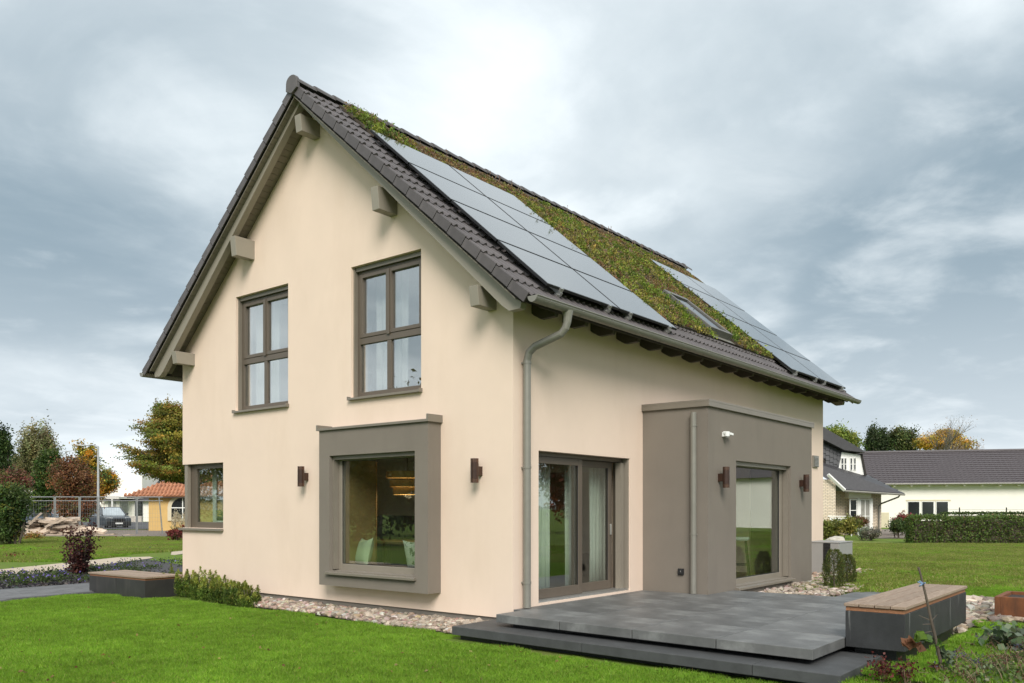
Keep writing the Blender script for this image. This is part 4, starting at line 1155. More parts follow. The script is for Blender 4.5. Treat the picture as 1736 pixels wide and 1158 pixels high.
# ================================================================ plants near the house
def clumps_in(ell, n, m, r, flat=1.0, shell=.55, bottom=-1.0):
    """n clumps of m leaves inside an ellipsoid (cx,cy,cz,rx,ry,rz), biased to the outside"""
    c = RNG.normal(size=(n, 3)); c /= np.linalg.norm(c, axis=1)[:, None]
    rad_ = (shell + (1 - shell) * RNG.random((n, 1))) ** .8 * RNG.uniform(.72, 1.02, (n, 1))
    c = c * rad_; c = c[c[:, 2] > bottom]
    cen = c * np.array(ell[3:]) + np.array(ell[:3])
    k = len(cen)
    off = RNG.normal(size=(k, m, 3)) * np.array([r, r, r * flat]) * RNG.uniform(.5, 1.05, (k, 1, 1))
    return cen, (cen[:, None] + off).reshape(-1, 3)
def foliage(name, parent, cen, pts, size, pal, m, jit=.16, clump_jit=.22, aspect=.55, w=None, mat='leaf', axis=None, spread=1.):
    cols = np.repeat(pick_cols(pal, len(cen), clump_jit, w), m, axis=0)
    cols = cols * (1 + RNG.normal(0, jit, (len(pts), 1))) * (1 + RNG.normal(0, .05, (len(pts), 3)))
    sz = RNG.uniform(size * .65, size * 1.3, len(pts))
    return link(name, leaves_mesh(name, pts, sz, cols, aspect, axis, spread), mat, parent)
def limb(mb, a, b, r0, r1, bend=.12, n=5, sides=6):
    a, b = Vector(a), Vector(b); L = (b - a).length
    o = Vector((random.uniform(-1, 1), random.uniform(-1, 1), random.uniform(-.2, .8))) * L * bend
    pts = [a + (b - a) * (i / (n - 1)) + o * math.sin(math.pi * i / (n - 1)) for i in range(n)]
    mb.tube(pts, [r0 + (r1 - r0) * i / (n - 1) for i in range(n)], sides)
def tree(name, label, p, ells, trunk_h, trunk_r, pal, leaf=.14, n=90, m=45, r=.35, flat=.8, shell=.5, bark='bark', w=None, group=None, stems=1, bottom=-1., cat='tree', limbs=14):
    t = thing(name, label, cat, p, 0, group)
    cens, ptss = [], []
    tot = sum(e[3] * e[4] * e[5] for e in ells)
    for e in ells:
        k = max(6, int(1.5 * n * e[3] * e[4] * e[5] / tot)); c, q = clumps_in(e, k, m, r, flat, shell, bottom); cens.append(c); ptss.append(q)
    cen, pts = np.concatenate(cens), np.concatenate(ptss)
    mb = MB()
    for s in range(stems):
        a = Vector((random.uniform(-1, 1) * .25 * (s > 0), random.uniform(-1, 1) * .25 * (s > 0), -.05))
        top = Vector((a.x * 2 + random.uniform(-.1, .1), a.y * 2 + random.uniform(-.1, .1), trunk_h))
        limb(mb, a, top, trunk_r, trunk_r * .55, .05, 6, 8)
        for i in RNG.choice(len(cen), min(limbs // stems, len(cen)), replace=False):
            f = random.uniform(.35, 1.); limb(mb, a + (top - a) * f, cen[i], trunk_r * .38, trunk_r * .08, .1, 5, 5)
    part('trunk', mb, bark, t)
    foliage('crown', t, cen, pts, leaf * 1.25, [tuple(1.45 * q for q in c_) for c_ in pal], m, w=w)
    return t
def yew(i, p, h, label):
    t = thing('yew_shrub', label, 'shrub', p, 0, 'small yews along the gable wall')
    C, A, S_, K = [], [], [], []
    for s in range(random.randint(17, 20)):      # upright feathered shoots
        a = random.random() * 6.283; rr = .155 * math.sqrt(random.random())
        b = np.array([rr * math.cos(a), rr * math.sin(a), .0]); sh = h * random.uniform(.55, 1.05) * (1 - .5 * rr / .16 * random.random())
        lean = np.array([math.cos(a) * .18 * rr / .15, math.sin(a) * .18 * rr / .15, 1.]) * sh
        n = 260; f = RNG.random(n) ** .8
        ang = RNG.random(n) * 6.283; out = np.stack([np.cos(ang), np.sin(ang), RNG.uniform(.1, .6, n)], 1)
        rad_ = .088 * (1.0 - f ** 1.6)[:, None] + .012
        C.append(b + f[:, None] * lean + out * rad_ * np.sqrt(RNG.random((n, 1)))); A.append(out * .8 + [0, 0, .9])
        S_.append(RNG.uniform(.03, .052, n)); top = (f > .72) | (RNG.random(n) < .10)
        br = random.uniform(.65, 1.4)
        k = pick_cols([(.075, .125, .018), (.055, .095, .015), (.10, .15, .024)], n, .15) * br; k[top] = pick_cols([(.24, .25, .045), (.19, .20, .04), (.17, .23, .035)], top.sum(), .15) * br; K.append(k)
    C, A, S_, K = map(np.concatenate, (C, A, S_, K))
    link('foliage', leaves_mesh('foliage', C, S_, K, .34, A, .4), 'needle', t)
    mb = MB()
    for k in range(5):
        a = k * 1.25; limb(mb, (0, 0, 0), (.08 * math.cos(a), .08 * math.sin(a), h * .7), .012, .004, .05, 4, 5)
    part('stem', mb, 'bark', t)
YL = ['yew shrub half hidden behind the low steel bench', 'second yew shrub from the low steel bench', 'third yew shrub from the low steel bench', 'fourth yew shrub from the low steel bench',
      'fifth yew shrub from the low steel bench', 'yew shrub next to last before the pebble strip', 'last yew shrub in the row beside the pebble strip']
for i, (u, v, h) in enumerate(((287, 1008, .60), (305, 1013, .56), (330, 1017, .62), (348, 1020, .58), (366, 1024, .60), (388, 1028, .52), (411, 1031, .43))):
    q = on_plane(u, v); q.x += .12; yew(i, q, h, YL[i])
def ball_shrub(p, h, r, label):
    t = thing('conifer_shrub', label, 'shrub', p, 0, 'dense cone shrubs at the stones')
    n = 4200; f = RNG.random(n); a = RNG.random(n) * 6.283
    prof = r * np.sqrt(np.clip(1 - ((f - .42) / .62) ** 2, .0, 1)) * (1 + .12 * np.sin(a * 5 + f * 9)) * (.55 + .45 * RNG.random(n) ** .3)
    C = np.stack([prof * np.cos(a), prof * np.sin(a), f * h], 1); A = np.stack([np.cos(a), np.sin(a), np.full(n, 1.6)], 1)
    link('foliage', leaves_mesh('foliage', C, RNG.uniform(.03, .055, n), pick_cols([(.06, .085, .02), (.085, .11, .026), (.13, .13, .036)], n, .22), .25, A, .5), 'needle', t)
    part('stem', MB().tube([(0, 0, 0), (0, 0, h * .8)], [.02, .008], 6), 'bark', t)
q = on_plane(1414, 1000, .18); ball_shrub(q, .74, .19, 'taller cone shrub in front of the heat pump')
q = on_plane(1436, 992, .18); ball_shrub(q, .60, .17, 'shorter cone shrub right of the heat pump')

def purple_shrub():
    p = on_plane(134, 976); t = thing('purple_shrub', 'dark purple leaved shrub in the slate bed', 'shrub', p)
    cen, pts, mb = [], [], MB()
    for k in range(15):
        a = random.random() * 6.283; b = Vector((math.cos(a) * .06, math.sin(a) * .06, 0)); l = random.uniform(.55, 1.28)
        e = Vector((math.cos(a) * random.uniform(.15, .48), math.sin(a) * random.uniform(.15, .48), l))
        limb(mb, b, e, .013, .004, .06, 5, 5)
        for f in np.linspace(.15, 1.0, 8): cen.append(np.array(b + (e - b) * f))
    cen = np.array(cen); pts = (cen[:, None] + RNG.normal(size=(len(cen), 15, 3)) * [.085, .085, .07]).reshape(-1, 3)
    part('stem', mb, 'bark', t)
    foliage('foliage', t, cen, pts, .075, [(.05, .017, .018), (.075, .024, .022), (.035, .014, .016), (.11, .04, .028)], 15, aspect=.7)
purple_shrub()
def slate_and_flowers():
    """slate chips and creeping plants of the bed left of the house"""
    P = [(-5, 11.6), (-1.89, 11.85), (.04, 12.0), (1.3, 12.0), (1.3, 9.6), (7.0, 9.6), (7.0, 18.8), (5.6, 18.2), (1.1, 15.9), (-.69, 14.9), (-5, 13.1)]
    C = []
    while len(C) < 13000:
        x, y = random.uniform(-5, 7), random.uniform(9.6, 18.2)
        if in_poly(x, y, P): C.append((x, y, random.uniform(.015, .04)))
    C = np.array(C); n = len(C)
    A = np.stack([RNG.normal(size=n), RNG.normal(size=n), RNG.normal(0, .35, n)], 1)
    o = link('slate_chips', leaves_mesh('slate_chips', C, RNG.uniform(.06, .15, n), pick_cols([(.06, .057, .062), (.09, .085, .09), (.04, .038, .042), (.11, .095, .09)], n, .2), .6, A, .1), 'leaf')
    tag(o, 'dark slate chips covering the flower bed', 'slate mulch', kind='stuff')
    k = 0
    for _ in range(130):
        x, y = random.uniform(-3.5, 6.4), random.uniform(12.2, 18.2)
        if not in_poly(x, y, P) or not in_poly(x + .2, y, P) or not (-60 < project(x, y)[0] < 320): continue
        nn = 150; c = RNG.normal(size=(nn, 3)) * [.16, .16, .05] + [x, y, .09]; c[:, 2] = np.abs(c[:, 2])
        cols = pick_cols([(.055, .085, .025), (.075, .11, .03), (.045, .06, .025)], nn, .2)
        fl = RNG.random(nn) < .05; cols[fl] = pick_cols([(.17, .12, .42), (.26, .19, .5)], fl.sum(), .15); c[fl, 2] += .06
        if k == 0: AC, AK = [c], [cols]
        else: AC.append(c); AK.append(cols)
        k += 1
    o = link('cranesbill', leaves_mesh('cranesbill', np.concatenate(AC), RNG.uniform(.03, .065, sum(map(len, AC))), np.concatenate(AK), .75), 'leaf')
    tag(o, 'low green creeping plants with violet flowers on the slate', 'ground cover', kind='stuff')
slate_and_flowers()
def rose():
    """thin rose cane with leaves and a blue tie, in front of the stone bench"""
    z = .16; b = on_plane(1600, 1146, z); t = thing('rose_cane', 'thin thorny rose cane with few leaves in front of the stone bench', 'rose', b)
    d = (b - CAM).dot(FW); mpp = d / FPX
    P = lambda u, v, k=0: RT * ((u - 1600) * mpp) + Vector((0, 0, (1146 - v) * mpp)) + FW * k
    mb = MB().tube([P(1600, 1150), P(1590, 1100), P(1583, 1070), P(1578, 1050), P(1572, 1020), P(1566, 995), P(1561, 975), P(1557, 962)], [.015, .0145, .014, .013, .0115, .010, .009, .010], 8)
    for a, c in (((1578, 1052), (1560, 1044)), ((1578, 1054), (1590, 1043)), ((1579, 1058), (1566, 1059)), ((1582, 1070), (1570, 1073))): mb.tube([P(*a), P(*c, .02)], [.005, .0025], 5)
    for k in range(14):
        f = random.random(); u, v = 1600 - 40 * f, 1140 - 165 * f; a = random.random() * 6.28
        mb.tube([P(u, v), P(u, v) + Vector((math.cos(a), math.sin(a), .2)) * .022], [.003, .0005], 4)
    part('cane', mb, 'bark', t)
    tie = MB()
    for k in range(5): tie.tube([P(1565, 990), P(1565, 990) + Vector((random.uniform(-.05, .05), random.uniform(-.05, .05), random.uniform(-.03, .035)))], [.009, .005], 5)
    surface('blue_tie', (.22, .33, .50), .6, .1, 9); part('plant_tie', tie, 'blue_tie', t)
    C, K, S_ = [], [], []
    for u, v, s, col in ((1556, 1084, .085, 0), (1566, 1078, .09, 0), (1573, 1083, .08, 1), (1590, 1089, .05, 1), (1593, 1094, .05, 1), (1596, 1104, .085, 2), (1606, 1112, .085, 2), (1601, 1107, .07, 2), (1612, 1124, .06, 2), (1545, 1088, .09, 3), (1536, 1090, .07, 3), (1562, 1096, .07, 3), (1602, 1134, .08, 1), (1584, 1128, .06, 3), (1596, 1126, .07, 1)):
        for _ in range(5):
            C.append(np.array(P(u + random.uniform(-4, 4), v + random.uniform(-4, 4), random.uniform(-.04, .04)))); S_.append(s * random.uniform(.85, 1.5))
            K.append(np.array([(.12, .20, .03), (.075, .14, .03), (.13, .17, .10), (.19, .09, .05)][col]) * random.uniform(.75, 1.2))
    link('foliage', leaves_mesh('foliage', np.array(C), np.array(S_), np.array(K), .85), 'leaf', t)
rose()
def corner_bed():
    """tangled perennials in the lower right corner: leafy mass, dead flower heads, stalks"""
    groups = []
    for _ in range(170):
        v = random.uniform(1085, 1250); u = random.uniform(1480, 1790)
        lim = 1700 - (v - 1085) * 1.75 + random.uniform(-25, 60)
        if u < lim: continue
        groups.append((u, v))
    C, K, S_, A = [], [], [], []
    st = MB()
    for u, v in groups:
        p = on_plane(u, v, .17); h = random.uniform(.05, .19)
        p.z = ground_z(p.x, p.y)
        kind = random.choice('gggbbdrs')
        n = 60
        o = RNG.normal(size=(n, 3)) * [.10, .10, h * .28] + [p.x, p.y, p.z + h * .45]; o[:, 2] = np.maximum(o[:, 2], p.z + .01)
        pal = {'g': [(.075, .11, .03), (.10, .135, .04), (.05, .075, .022)], 'b': [(.15, .115, .06), (.11, .085, .045), (.085, .095, .035)], 'd': [(.13, .15, .085), (.16, .18, .12)], 'r': [(.16, .05, .04), (.10, .04, .03), (.08, .08, .03)], 's': [(.21, .175, .105), (.14, .12, .06)]}[kind]
        C.append(o); K.append(pick_cols(pal, n, .22) * 1.5); S_.append(RNG.uniform(.018, .045, n) * (1.4 if kind in 'gd' else 1)); A.append(RNG.normal(size=(n, 3)) + [0, 0, .6])
        for _ in range(3):
            q = Vector((p.x + random.uniform(-.1, .1), p.y + random.uniform(-.1, .1), p.z)); e = q + Vector((random.uniform(-.16, .16), random.uniform(-.16, .16), h * random.uniform(.9, 1.5)))
            st.tube([q, q + (e - q) * .5 + Vector((0, 0, .02)), e], [.004, .003, .002], 4)
            if random.random() < .45:
                m = 16; C.append(RNG.normal(size=(m, 3)) * .018 + np.array(e)); K.append(pick_cols([(.14, .055, .04), (.17, .11, .06), (.08, .045, .03), (.09, .08, .14)], 1, .2).repeat(m, 0)); S_.append(np.full(m, .02)); A.append(RNG.normal(size=(m, 3)))
    C, K, S_, A = map(np.concatenate, (C, K, S_, A))
    o = link('perennials', leaves_mesh('perennials', C, S_, K, .6, A, .6), 'leaf'); tag(o, 'tangled fading perennials in the lower right corner', 'perennials', kind='stuff')
    surface('dry_stalk', (.20, .14, .085), .8, .2, 9)
    o = part('dry_stalks', st, 'dry_stalk', o); o['kind'] = 'stuff'
    for i, (u, v, h, lab) in enumerate(((1495, 1150, .20, 'dark red seed head plant at the lower edge left of the rose cane'), (1535, 1156, .17, 'deep red flowering plant at the lower edge near the rose cane'), (1716, 1108, .20, 'grey green broad leaved plant at the right edge below the planter'))):
        p = on_plane(u, v, .15); p.z = ground_z(p.x, p.y); t = thing('perennial', lab, 'plant', p)
        n = (260, 170, 150)[i]
        c = RNG.normal(size=(n, 3)) * ([.06, .06, .05] if i < 2 else [.14, .14, .06]) + [0, 0, h * .75]
        link('foliage', leaves_mesh('foliage', c, .03 if i < 2 else RNG.uniform(.07, .12, n), pick_cols([(.10, .025, .02), (.15, .04, .03), (.07, .03, .02)] if i < 2 else [(.12, .16, .09), (.09, .13, .06), (.15, .19, .12)], n, .2), .8), 'leaf', t)
        s = MB()
        for k in range(9): s.tube([(0, 0, -.02), (random.uniform(-.06, .06), random.uniform(-.06, .06), h * .8)], .004, 4)
        part('stem', s, 'dry_stalk', t)
corner_bed()
def fallen_leaves():
    C = []
    for _ in range(260):
        u, v = random.uniform(-20, 1750), 930 + 240 * random.random()
        p = on_plane(u, v)
        if in_poly(p.x, p.y, [(-9, -9), (16, -9), (16, 9), (-9, 9)]) and not (-.9 < p.x < 12 and -4.3 < p.y < 8.2): C.append((p.x, p.y, ground_z(p.x, p.y) + .045))
    C = np.array(C); n = len(C); A = np.stack([RNG.normal(size=n), RNG.normal(size=n), RNG.normal(0, .3, n)], 1)
    o = link('fallen_leaves', leaves_mesh('fallen_leaves', C, RNG.uniform(.03, .06, n), pick_cols([(.28, .17, .06), (.20, .10, .045), (.34, .27, .10)], n, .2), .7, A, .2), 'leaf'); tag(o, 'few brown fallen leaves lying on the lawn', 'leaves', kind='stuff')
fallen_leaves()
# ================================================================ left background: building site, street, houses, trees
def stone_pile():
    d = 47.0; c = at(125, d); t = thing('stone_pile', 'heap of broken sandstone slabs in front of the mesh fence', 'stone pile', c, FACING)
    k = d / FPX
    ms = []
    for i in range(7):      # split slabs with broken, uneven edges
        r = random.Random(i); w_, d_ = .5, .3
        poly = [(-w_ * r.uniform(.85, 1), -d_ * r.uniform(.7, 1)), (-w_ * .3, -d_ * r.uniform(.85, 1.15)), (w_ * .35, -d_ * r.uniform(.8, 1.1)), (w_ * r.uniform(.85, 1), -d_ * r.uniform(.6, 1)), (w_ * r.uniform(.9, 1.05), d_), (-w_, d_ * r.uniform(.8, 1))]
        mb = MB().prism(poly, lambda p, z: (p[0] * (1 - .08 * (z > .1)), p[1] * (1 - .06 * (z > .1)), z + .015 * math.sin(p[0] * 9 + i)), 0, .13); m = mb.mesh('stone_slab'); m.materials.append(MATS['sandstone']); ms.append(m)
    lay = 0
    for row in range(9):
        z = row * .125
        span = [u for u in range(40, 240) if 36 * k * math.exp(-((u - 98) / 50) ** 2) + 3.2 * k * (u < 225) > z]
        if not span: break
        u = span[0] + random.uniform(-4, 4)
        while u < span[-1]:
            s = random.uniform(.6, 1.25)
            for dep in (0, 1):
                o = link('stone_slab', random.choice(ms), None, t); o.location = ((u - 125) * k + random.uniform(-.15, .15), -.55 + dep * .7 + row * .06 + random.uniform(-.18, .18), z + random.uniform(-.02, .03))
                o.scale = (s, random.uniform(.8, 1.3), random.uniform(.7, 1.15)); o.rotation_euler = (random.uniform(-.10, .10), random.uniform(-.14, .14), random.uniform(-.5, .5))
            u += s * 1.0 / k * random.uniform(.75, 1.15)
    for u, v, rx, ry in ((104, 886, .2, -.6), (84, 904, .8, -.5), (116, 884, .1, -.35), (64, 902, .9, .1), (72, 882, .3, -.8), (175, 900, .4, .2)):      # the big tilted ones on top
        o = link('stone_slab', ms[0], None, t); o.location = ((u - 125) * k, -.75, max(.1, hgt(v, d))); o.scale = (1.0, .7, .8); o.rotation_euler = (rx, ry, .1)
stone_pile()
FENCE = [(48, 92, 'leftmost panel of the construction fence above the stone heap'), (94, 134, 'construction fence panel left of its second pair of posts'), (136, 165, 'narrow construction fence panel left of the lamp post'),
         (168, 231, 'wide construction fence panel in front of the dark car'), (233, 276, 'rightmost construction fence panel with leaning post by the yellow house')]
def fences():
    d = 49.0; k = d / FPX
    for i, (u0, u1, lab) in enumerate(FENCE):
        w = (u1 - u0) * k; h = 2.25
        t = thing('fence_panel', lab, 'fence panel', at(u0, d), FACING, 'wire mesh construction fence panels')
        for x in (0, w): part('post', MB().tube([(x, 0, 0), (x - (.22 if i == 4 and x > 0 else 0), 0, h + .1)], .036, 8), 'steel_galv', t)
        part('rail', MB().tube([(0, 0, h + .08), (w, 0, h + .08)], .030, 6), 'steel_galv', t)
        part('rail', MB().tube([(0, 0, h - .14), (w, 0, h - .14)], .022, 6), 'steel_galv', t)
        part('rail', MB().tube([(0, 0, .16), (w, 0, .16)], .024, 6), 'steel_galv', t)
        m = MB(); n = int(w / .14)
        for j in range(1, n): m.box(w * j / n - .0025, w * j / n + .0025, -.0025, .0025, .16, h - .14)
        for j in range(1, 8): m.box(0, w, .005, .011, .16 + j * .245 - .003, .16 + j * .245 + .003)
        o = part('wire_mesh', m, 'steel_galv', t); o['kind'] = 'stuff'
        for x in (0, w): part('foot', MB().box(x - .12, x + .12, -.35, .35, -.01, .13), 'pump_grey', t, bevel=.02)
fences()
def street_lamp(u, d, v_top, label, heads):
    h = hgt(v_top, d); t = thing('street_lamp', label, 'street lamp', at(u, d), FACING)
    part('mast', MB().tube([(0, 0, 0), (0, 0, h * .3), (0, 0, h)], [.085, .075, .05], 10), 'mast_grey', t)
    for s in heads:
        part('arm', MB().tube([(0, 0, h), (s * .35, 0, h + .10), (s * .75, 0, h + .06)] if len(heads) == 1 else [(0, 0, h - .1), (s * .7, 0, h), (s * 1.1, 0, h + .05)], .035, 6), 'mast_grey', t)
        x = s * (.75 if len(heads) == 1 else 1.1); e = s * (.5 if len(heads) == 1 else 1.7)
        part('lamp_head', MB().hexa([(x, -.13, h), (x + e, -.11, h + .07), (x + e, .11, h + .07), (x, .13, h), (x, -.12, h + .1), (x + e, -.08, h + .14), (x + e, .08, h + .14), (x, .12, h + .1)]), 'mast_grey', t, bevel=.02)
street_lamp(166.5, 50, 757, 'slim grey street lamp rising in front of the orange tree', (-1,))
street_lamp(112, 92, 764, 'twin armed street lamp above the red brown tree', (-1, 1))

def car(label, p, rz, L, Hh, paint, suv=True):
    t = thing('parked_car', label, 'car', p, rz, 'cars parked behind the fence')
    wd = .92 if suv else .86; zs = .42 * Hh; zb = .62 * Hh if suv else .60 * Hh
    # side outline, front at +x
    o = [(-.5, .20), (-.5, .55), (-.49, .62), (-.47, .66), (.20, .66), (.42, .60), (.49, .52), (.5, .40), (.5, .20)]
    body = MB(); n = len(o)
    pts = [(a * L, b * Hh) for a, b in o]
    def ringy(y, s): return [(x * (1 - .03 * s), y, z if z < .3 * Hh else z - .02 * s) for x, z in pts]
    rows = [ringy(-wd, 1), ringy(-wd * .94, 0), ringy(wd * .94, 0), ringy(wd, 1)]
    rows[0] = [(x, y, max(z * .96, .21 * Hh)) for x, y, z in rows[0]]; rows[3] = [(x, y, max(z * .96, .21 * Hh)) for x, y, z in rows[3]]
    V = [v for r in rows for v in r]; F = [tuple(range(n)), tuple(range(4 * n - 1, 3 * n - 1, -1))]
    for r in range(3):
        for i in range(n): j = (i + 1) % n; F.append((r * n + i, (r + 1) * n + i, (r + 1) * n + j, r * n + j))
    body.add(V, F)
    part('body', body, paint, t, bevel=.03)
    # greenhouse
    a0, a1, a2, a3 = (-.48, -.42, .08, .24) if suv else (-.44, -.34, .06, .22)
    z0, z1 = .655 * Hh, 1.0 * Hh; w0, w1 = wd * .93, wd * .74
    roofm = MB().hexa([(a1 * L, -w1, z1 - .05), (a2 * L, -w1, z1 - .05), (a2 * L, w1, z1 - .05), (a1 * L, w1, z1 - .05), (a1 * L + .05, -w1 * .95, z1), (a2 * L - .08, -w1 * .95, z1), (a2 * L - .08, w1 * .95, z1), (a1 * L + .05, w1 * .95, z1)])
    part('roof_panel', roofm, paint, t, bevel=.02)
    base = [(a0 * L, -w0, z0), (a3 * L, -w0, z0), (a3 * L, w0, z0), (a0 * L, w0, z0)]; tp = [(a1 * L, -w1, z1 - .05), (a2 * L, -w1, z1 - .05), (a2 * L, w1, z1 - .05), (a1 * L, w1, z1 - .05)]
    for nm, i, j in (('side_window', 0, 1), ('windscreen', 1, 2), ('side_window', 2, 3), ('rear_window', 3, 0)):
        q = [Vector(base[i]), Vector(base[j]), Vector(tp[j]), Vector(tp[i])]; nrm = (q[1] - q[0]).cross(q[3] - q[0]).normalized() * .02
        part(nm, MB().hexa([q[0] - nrm, q[1] - nrm, q[2] - nrm, q[3] - nrm, q[0], q[1], q[2], q[3]]), 'roof_glass' if nm == 'windscreen' else 'dark_glass', t)
        part('pillar', MB().tube([q[0], q[3]], .045, 6), paint, t)
    for x in (-.31 * L, .31 * L):
        for s in (-1, 1):
            w = part('wheel', MB().cyl((x, s * wd * .80 - .11, .34), .34, .22, 18, 'y'), 'tyre', t)
            part('rim', MB().cyl((x, s * (wd * .80 + .115) - .012, .34), .22, .024, 12, 'y'), 'alloy', w)
    for s in (-1, 1):
        part('headlight', MB().hexa([(L * .482, s * .45, .46 * Hh), (L * .494, s * .45, .46 * Hh), (L * .47, s * .84, .48 * Hh), (L * .45, s * .84, .48 * Hh), (L * .478, s * .45, .54 * Hh), (L * .488, s * .45, .54 * Hh), (L * .462, s * .84, .56 * Hh), (L * .44, s * .84, .56 * Hh)]), 'lamp_glass', t)
        part('mirror', MB().box(.17 * L, .17 * L + .1, s * (wd + .02), s * (wd + .2), .66 * Hh, .74 * Hh), paint, t, bevel=.02)
    part('grille', MB().box(L * .499, L * .507, -.40, .40, .36 * Hh, .49 * Hh), 'black_plastic', t)
    part('number_plate', MB().box(L * .502, L * .512, -.26, .26, .27 * Hh, .33 * Hh), 'white_plastic', t)
    part('bumper', MB().box(L * .47, L * .515, -wd * .95, wd * .95, .19 * Hh, .27 * Hh), 'black_plastic', t, bevel=.03)
dz = 72.0
car('dark grey off-road car seen behind the wide fence panel', at(186, 66), FACING - rad(48), 4.5, 1.78, 'car_dark')
car('blue grey estate car half hidden by the stone heap', at(82, 70), FACING + rad(4), 4.6, 1.5, 'car_blue', False)

def courses(mb, a, b, c, dd, n, t=.05):
    """tile courses on the plane a-b (eave) to dd-c (ridge): overlapping strips, lower edge proud"""
    a, b, c, dd = map(Vector, (a, b, c, dd)); nr = (b - a).cross(dd - a).normalized()
    for i in range(n):
        f0, f1 = i / n, min(1, (i + 1.12) / n)
        p = [a.lerp(dd, f0) + nr * t, b.lerp(c, f0) + nr * t, b.lerp(c, f1) + nr * .005, a.lerp(dd, f1) + nr * .005]
        q = [a.lerp(dd, f0), b.lerp(c, f0)]
        mb.add(p + q, [(0, 1, 2, 3), (4, 5, 1, 0)])
def far_window(parent, x0, x1, z0, z1, y, glass='dark_glass', frame='white_frame', cols=1, rows=1, bar=.06):
    w = part('window', (lambda m: [m.box(x0, x0 + bar, y - .05, y, z0, z1), m.box(x1 - bar, x1, y - .05, y, z0, z1), m.box(x0 + bar, x1 - bar, y - .05, y, z0, z0 + bar), m.box(x0 + bar, x1 - bar, y - .05, y, z1 - bar, z1)] and m)(MB()), frame, parent)
    for i in range(cols):
        for j in range(rows):
            part('pane', MB().box(x0 + bar + (x1 - x0 - 2 * bar) * i / cols + .015, x0 + bar + (x1 - x0 - 2 * bar) * (i + 1) / cols - .015, y - .03, y - .015,
                                  z0 + bar + (z1 - z0 - 2 * bar) * j / rows + .015, z0 + bar + (z1 - z0 - 2 * bar) * (j + 1) / rows - .015), glass, w)
    if cols > 1 or rows > 1:
        g = MB()
        for i in range(1, cols): x = x0 + bar + (x1 - x0 - 2 * bar) * i / cols; g.box(x - .02, x + .02, y - .045, y - .01, z0 + bar, z1 - bar)
        for j in range(1, rows): z = z0 + bar + (z1 - z0 - 2 * bar) * j / rows; g.box(x0 + bar, x1 - bar, y - .044, y - .011, z - .018, z + .018)
        part('glazing_bar', g, frame, w)
    return w
def yellow_house():
    d = 56.0; k = d / FPX; t = thing('yellow_house', 'small ochre house with orange tiled roof and arched window', 'house', at(252, d), FACING + rad(8))
    we = 9.0; ez = hgt(840, d); z1 = 5.6
    part('wall', MB().box(0, we, 0, 6, 0, ez), 'ochre_wall', t)
    ov = .45; rz = ez + 2.1
    m = MB()      # hipped roof, courses on each side
    A = [(-ov - .9, -ov, ez - .08), (we + ov, -ov, ez - .08), (we + ov, 6 + ov, ez - .08), (-ov - .9, 6 + ov, ez - .08)]; r1, r2 = (3.0, 3, rz), (we - 3.0, 3, rz)
    rf = MB(); rf.add(A + [r1, r2], [(0, 1, 5, 4), (1, 2, 5), (2, 3, 4, 5), (3, 0, 4), (3, 2, 1, 0)])
    roof_ = part('roof', rf, 'orange_tile', t)
    cm = MB(); courses(cm, A[0], A[1], r2, r1, 9, .07); part('tile_course', cm, 'orange_tile', roof_)['kind'] = 'stuff'
    # barrel tiles of the visible slope
    bt = MB(); a, b = Vector(A[0]), Vector(A[1]); e, f = Vector(r1), Vector(r2)
    for i in range(46):
        x = i / 45; lo = a.lerp(b, x); hi_t = min(1, max(.06, min((lo.x - a.x) / (e.x - a.x), (b.x - lo.x) / (b.x - f.x), 1)))
        hi = Vector((lo.x, lo.y + (e.y - a.y) * hi_t, lo.z + (e.z - a.z) * hi_t)); nn = Vector((0, -.5, .85)) * .06
        bt.tube([lo + nn, hi + nn], .085, 5)
    part('barrel_tile', bt, 'orange_tile', roof_)['kind'] = 'stuff'
    part('eave_board', MB().box(-ov - .8, we + ov, -ov + .02, .0, ez - .17, ez - .09), 'dark_brown_wood', t)
    # arched window
    xc = (308 - 252) * k; w2 = .72; z0 = 1.0
    arch = [(-w2, z0), (w2, z0)] + [(w2 * math.cos(q), z0 + .75 + .62 * math.sin(q)) for q in np.linspace(0, math.pi, 11)]
    big = [(p[0] * 1.35, z0 - .15 if p[1] == z0 else z0 + .75 + (p[1] - z0 - .75) * 1.36) for p in arch]
    w = part('window', MB().prism(big, lambda p, y: (xc + p[0], y, p[1]), -.02, -.09), 'stone_frame', t)
    part('pane', MB().prism(arch, lambda p, y: (xc + p[0], y, p[1]), -.095, -.11), 'dark_glass', w)
    g = MB().box(xc - .03, xc + .03, -.14, -.112, z0, z0 + 1.37).box(xc - w2, xc + w2, -.138, -.113, z0 + .68, z0 + .74)
    part('glazing_bar', g, 'white_frame', w)
    return t
yellow_house()
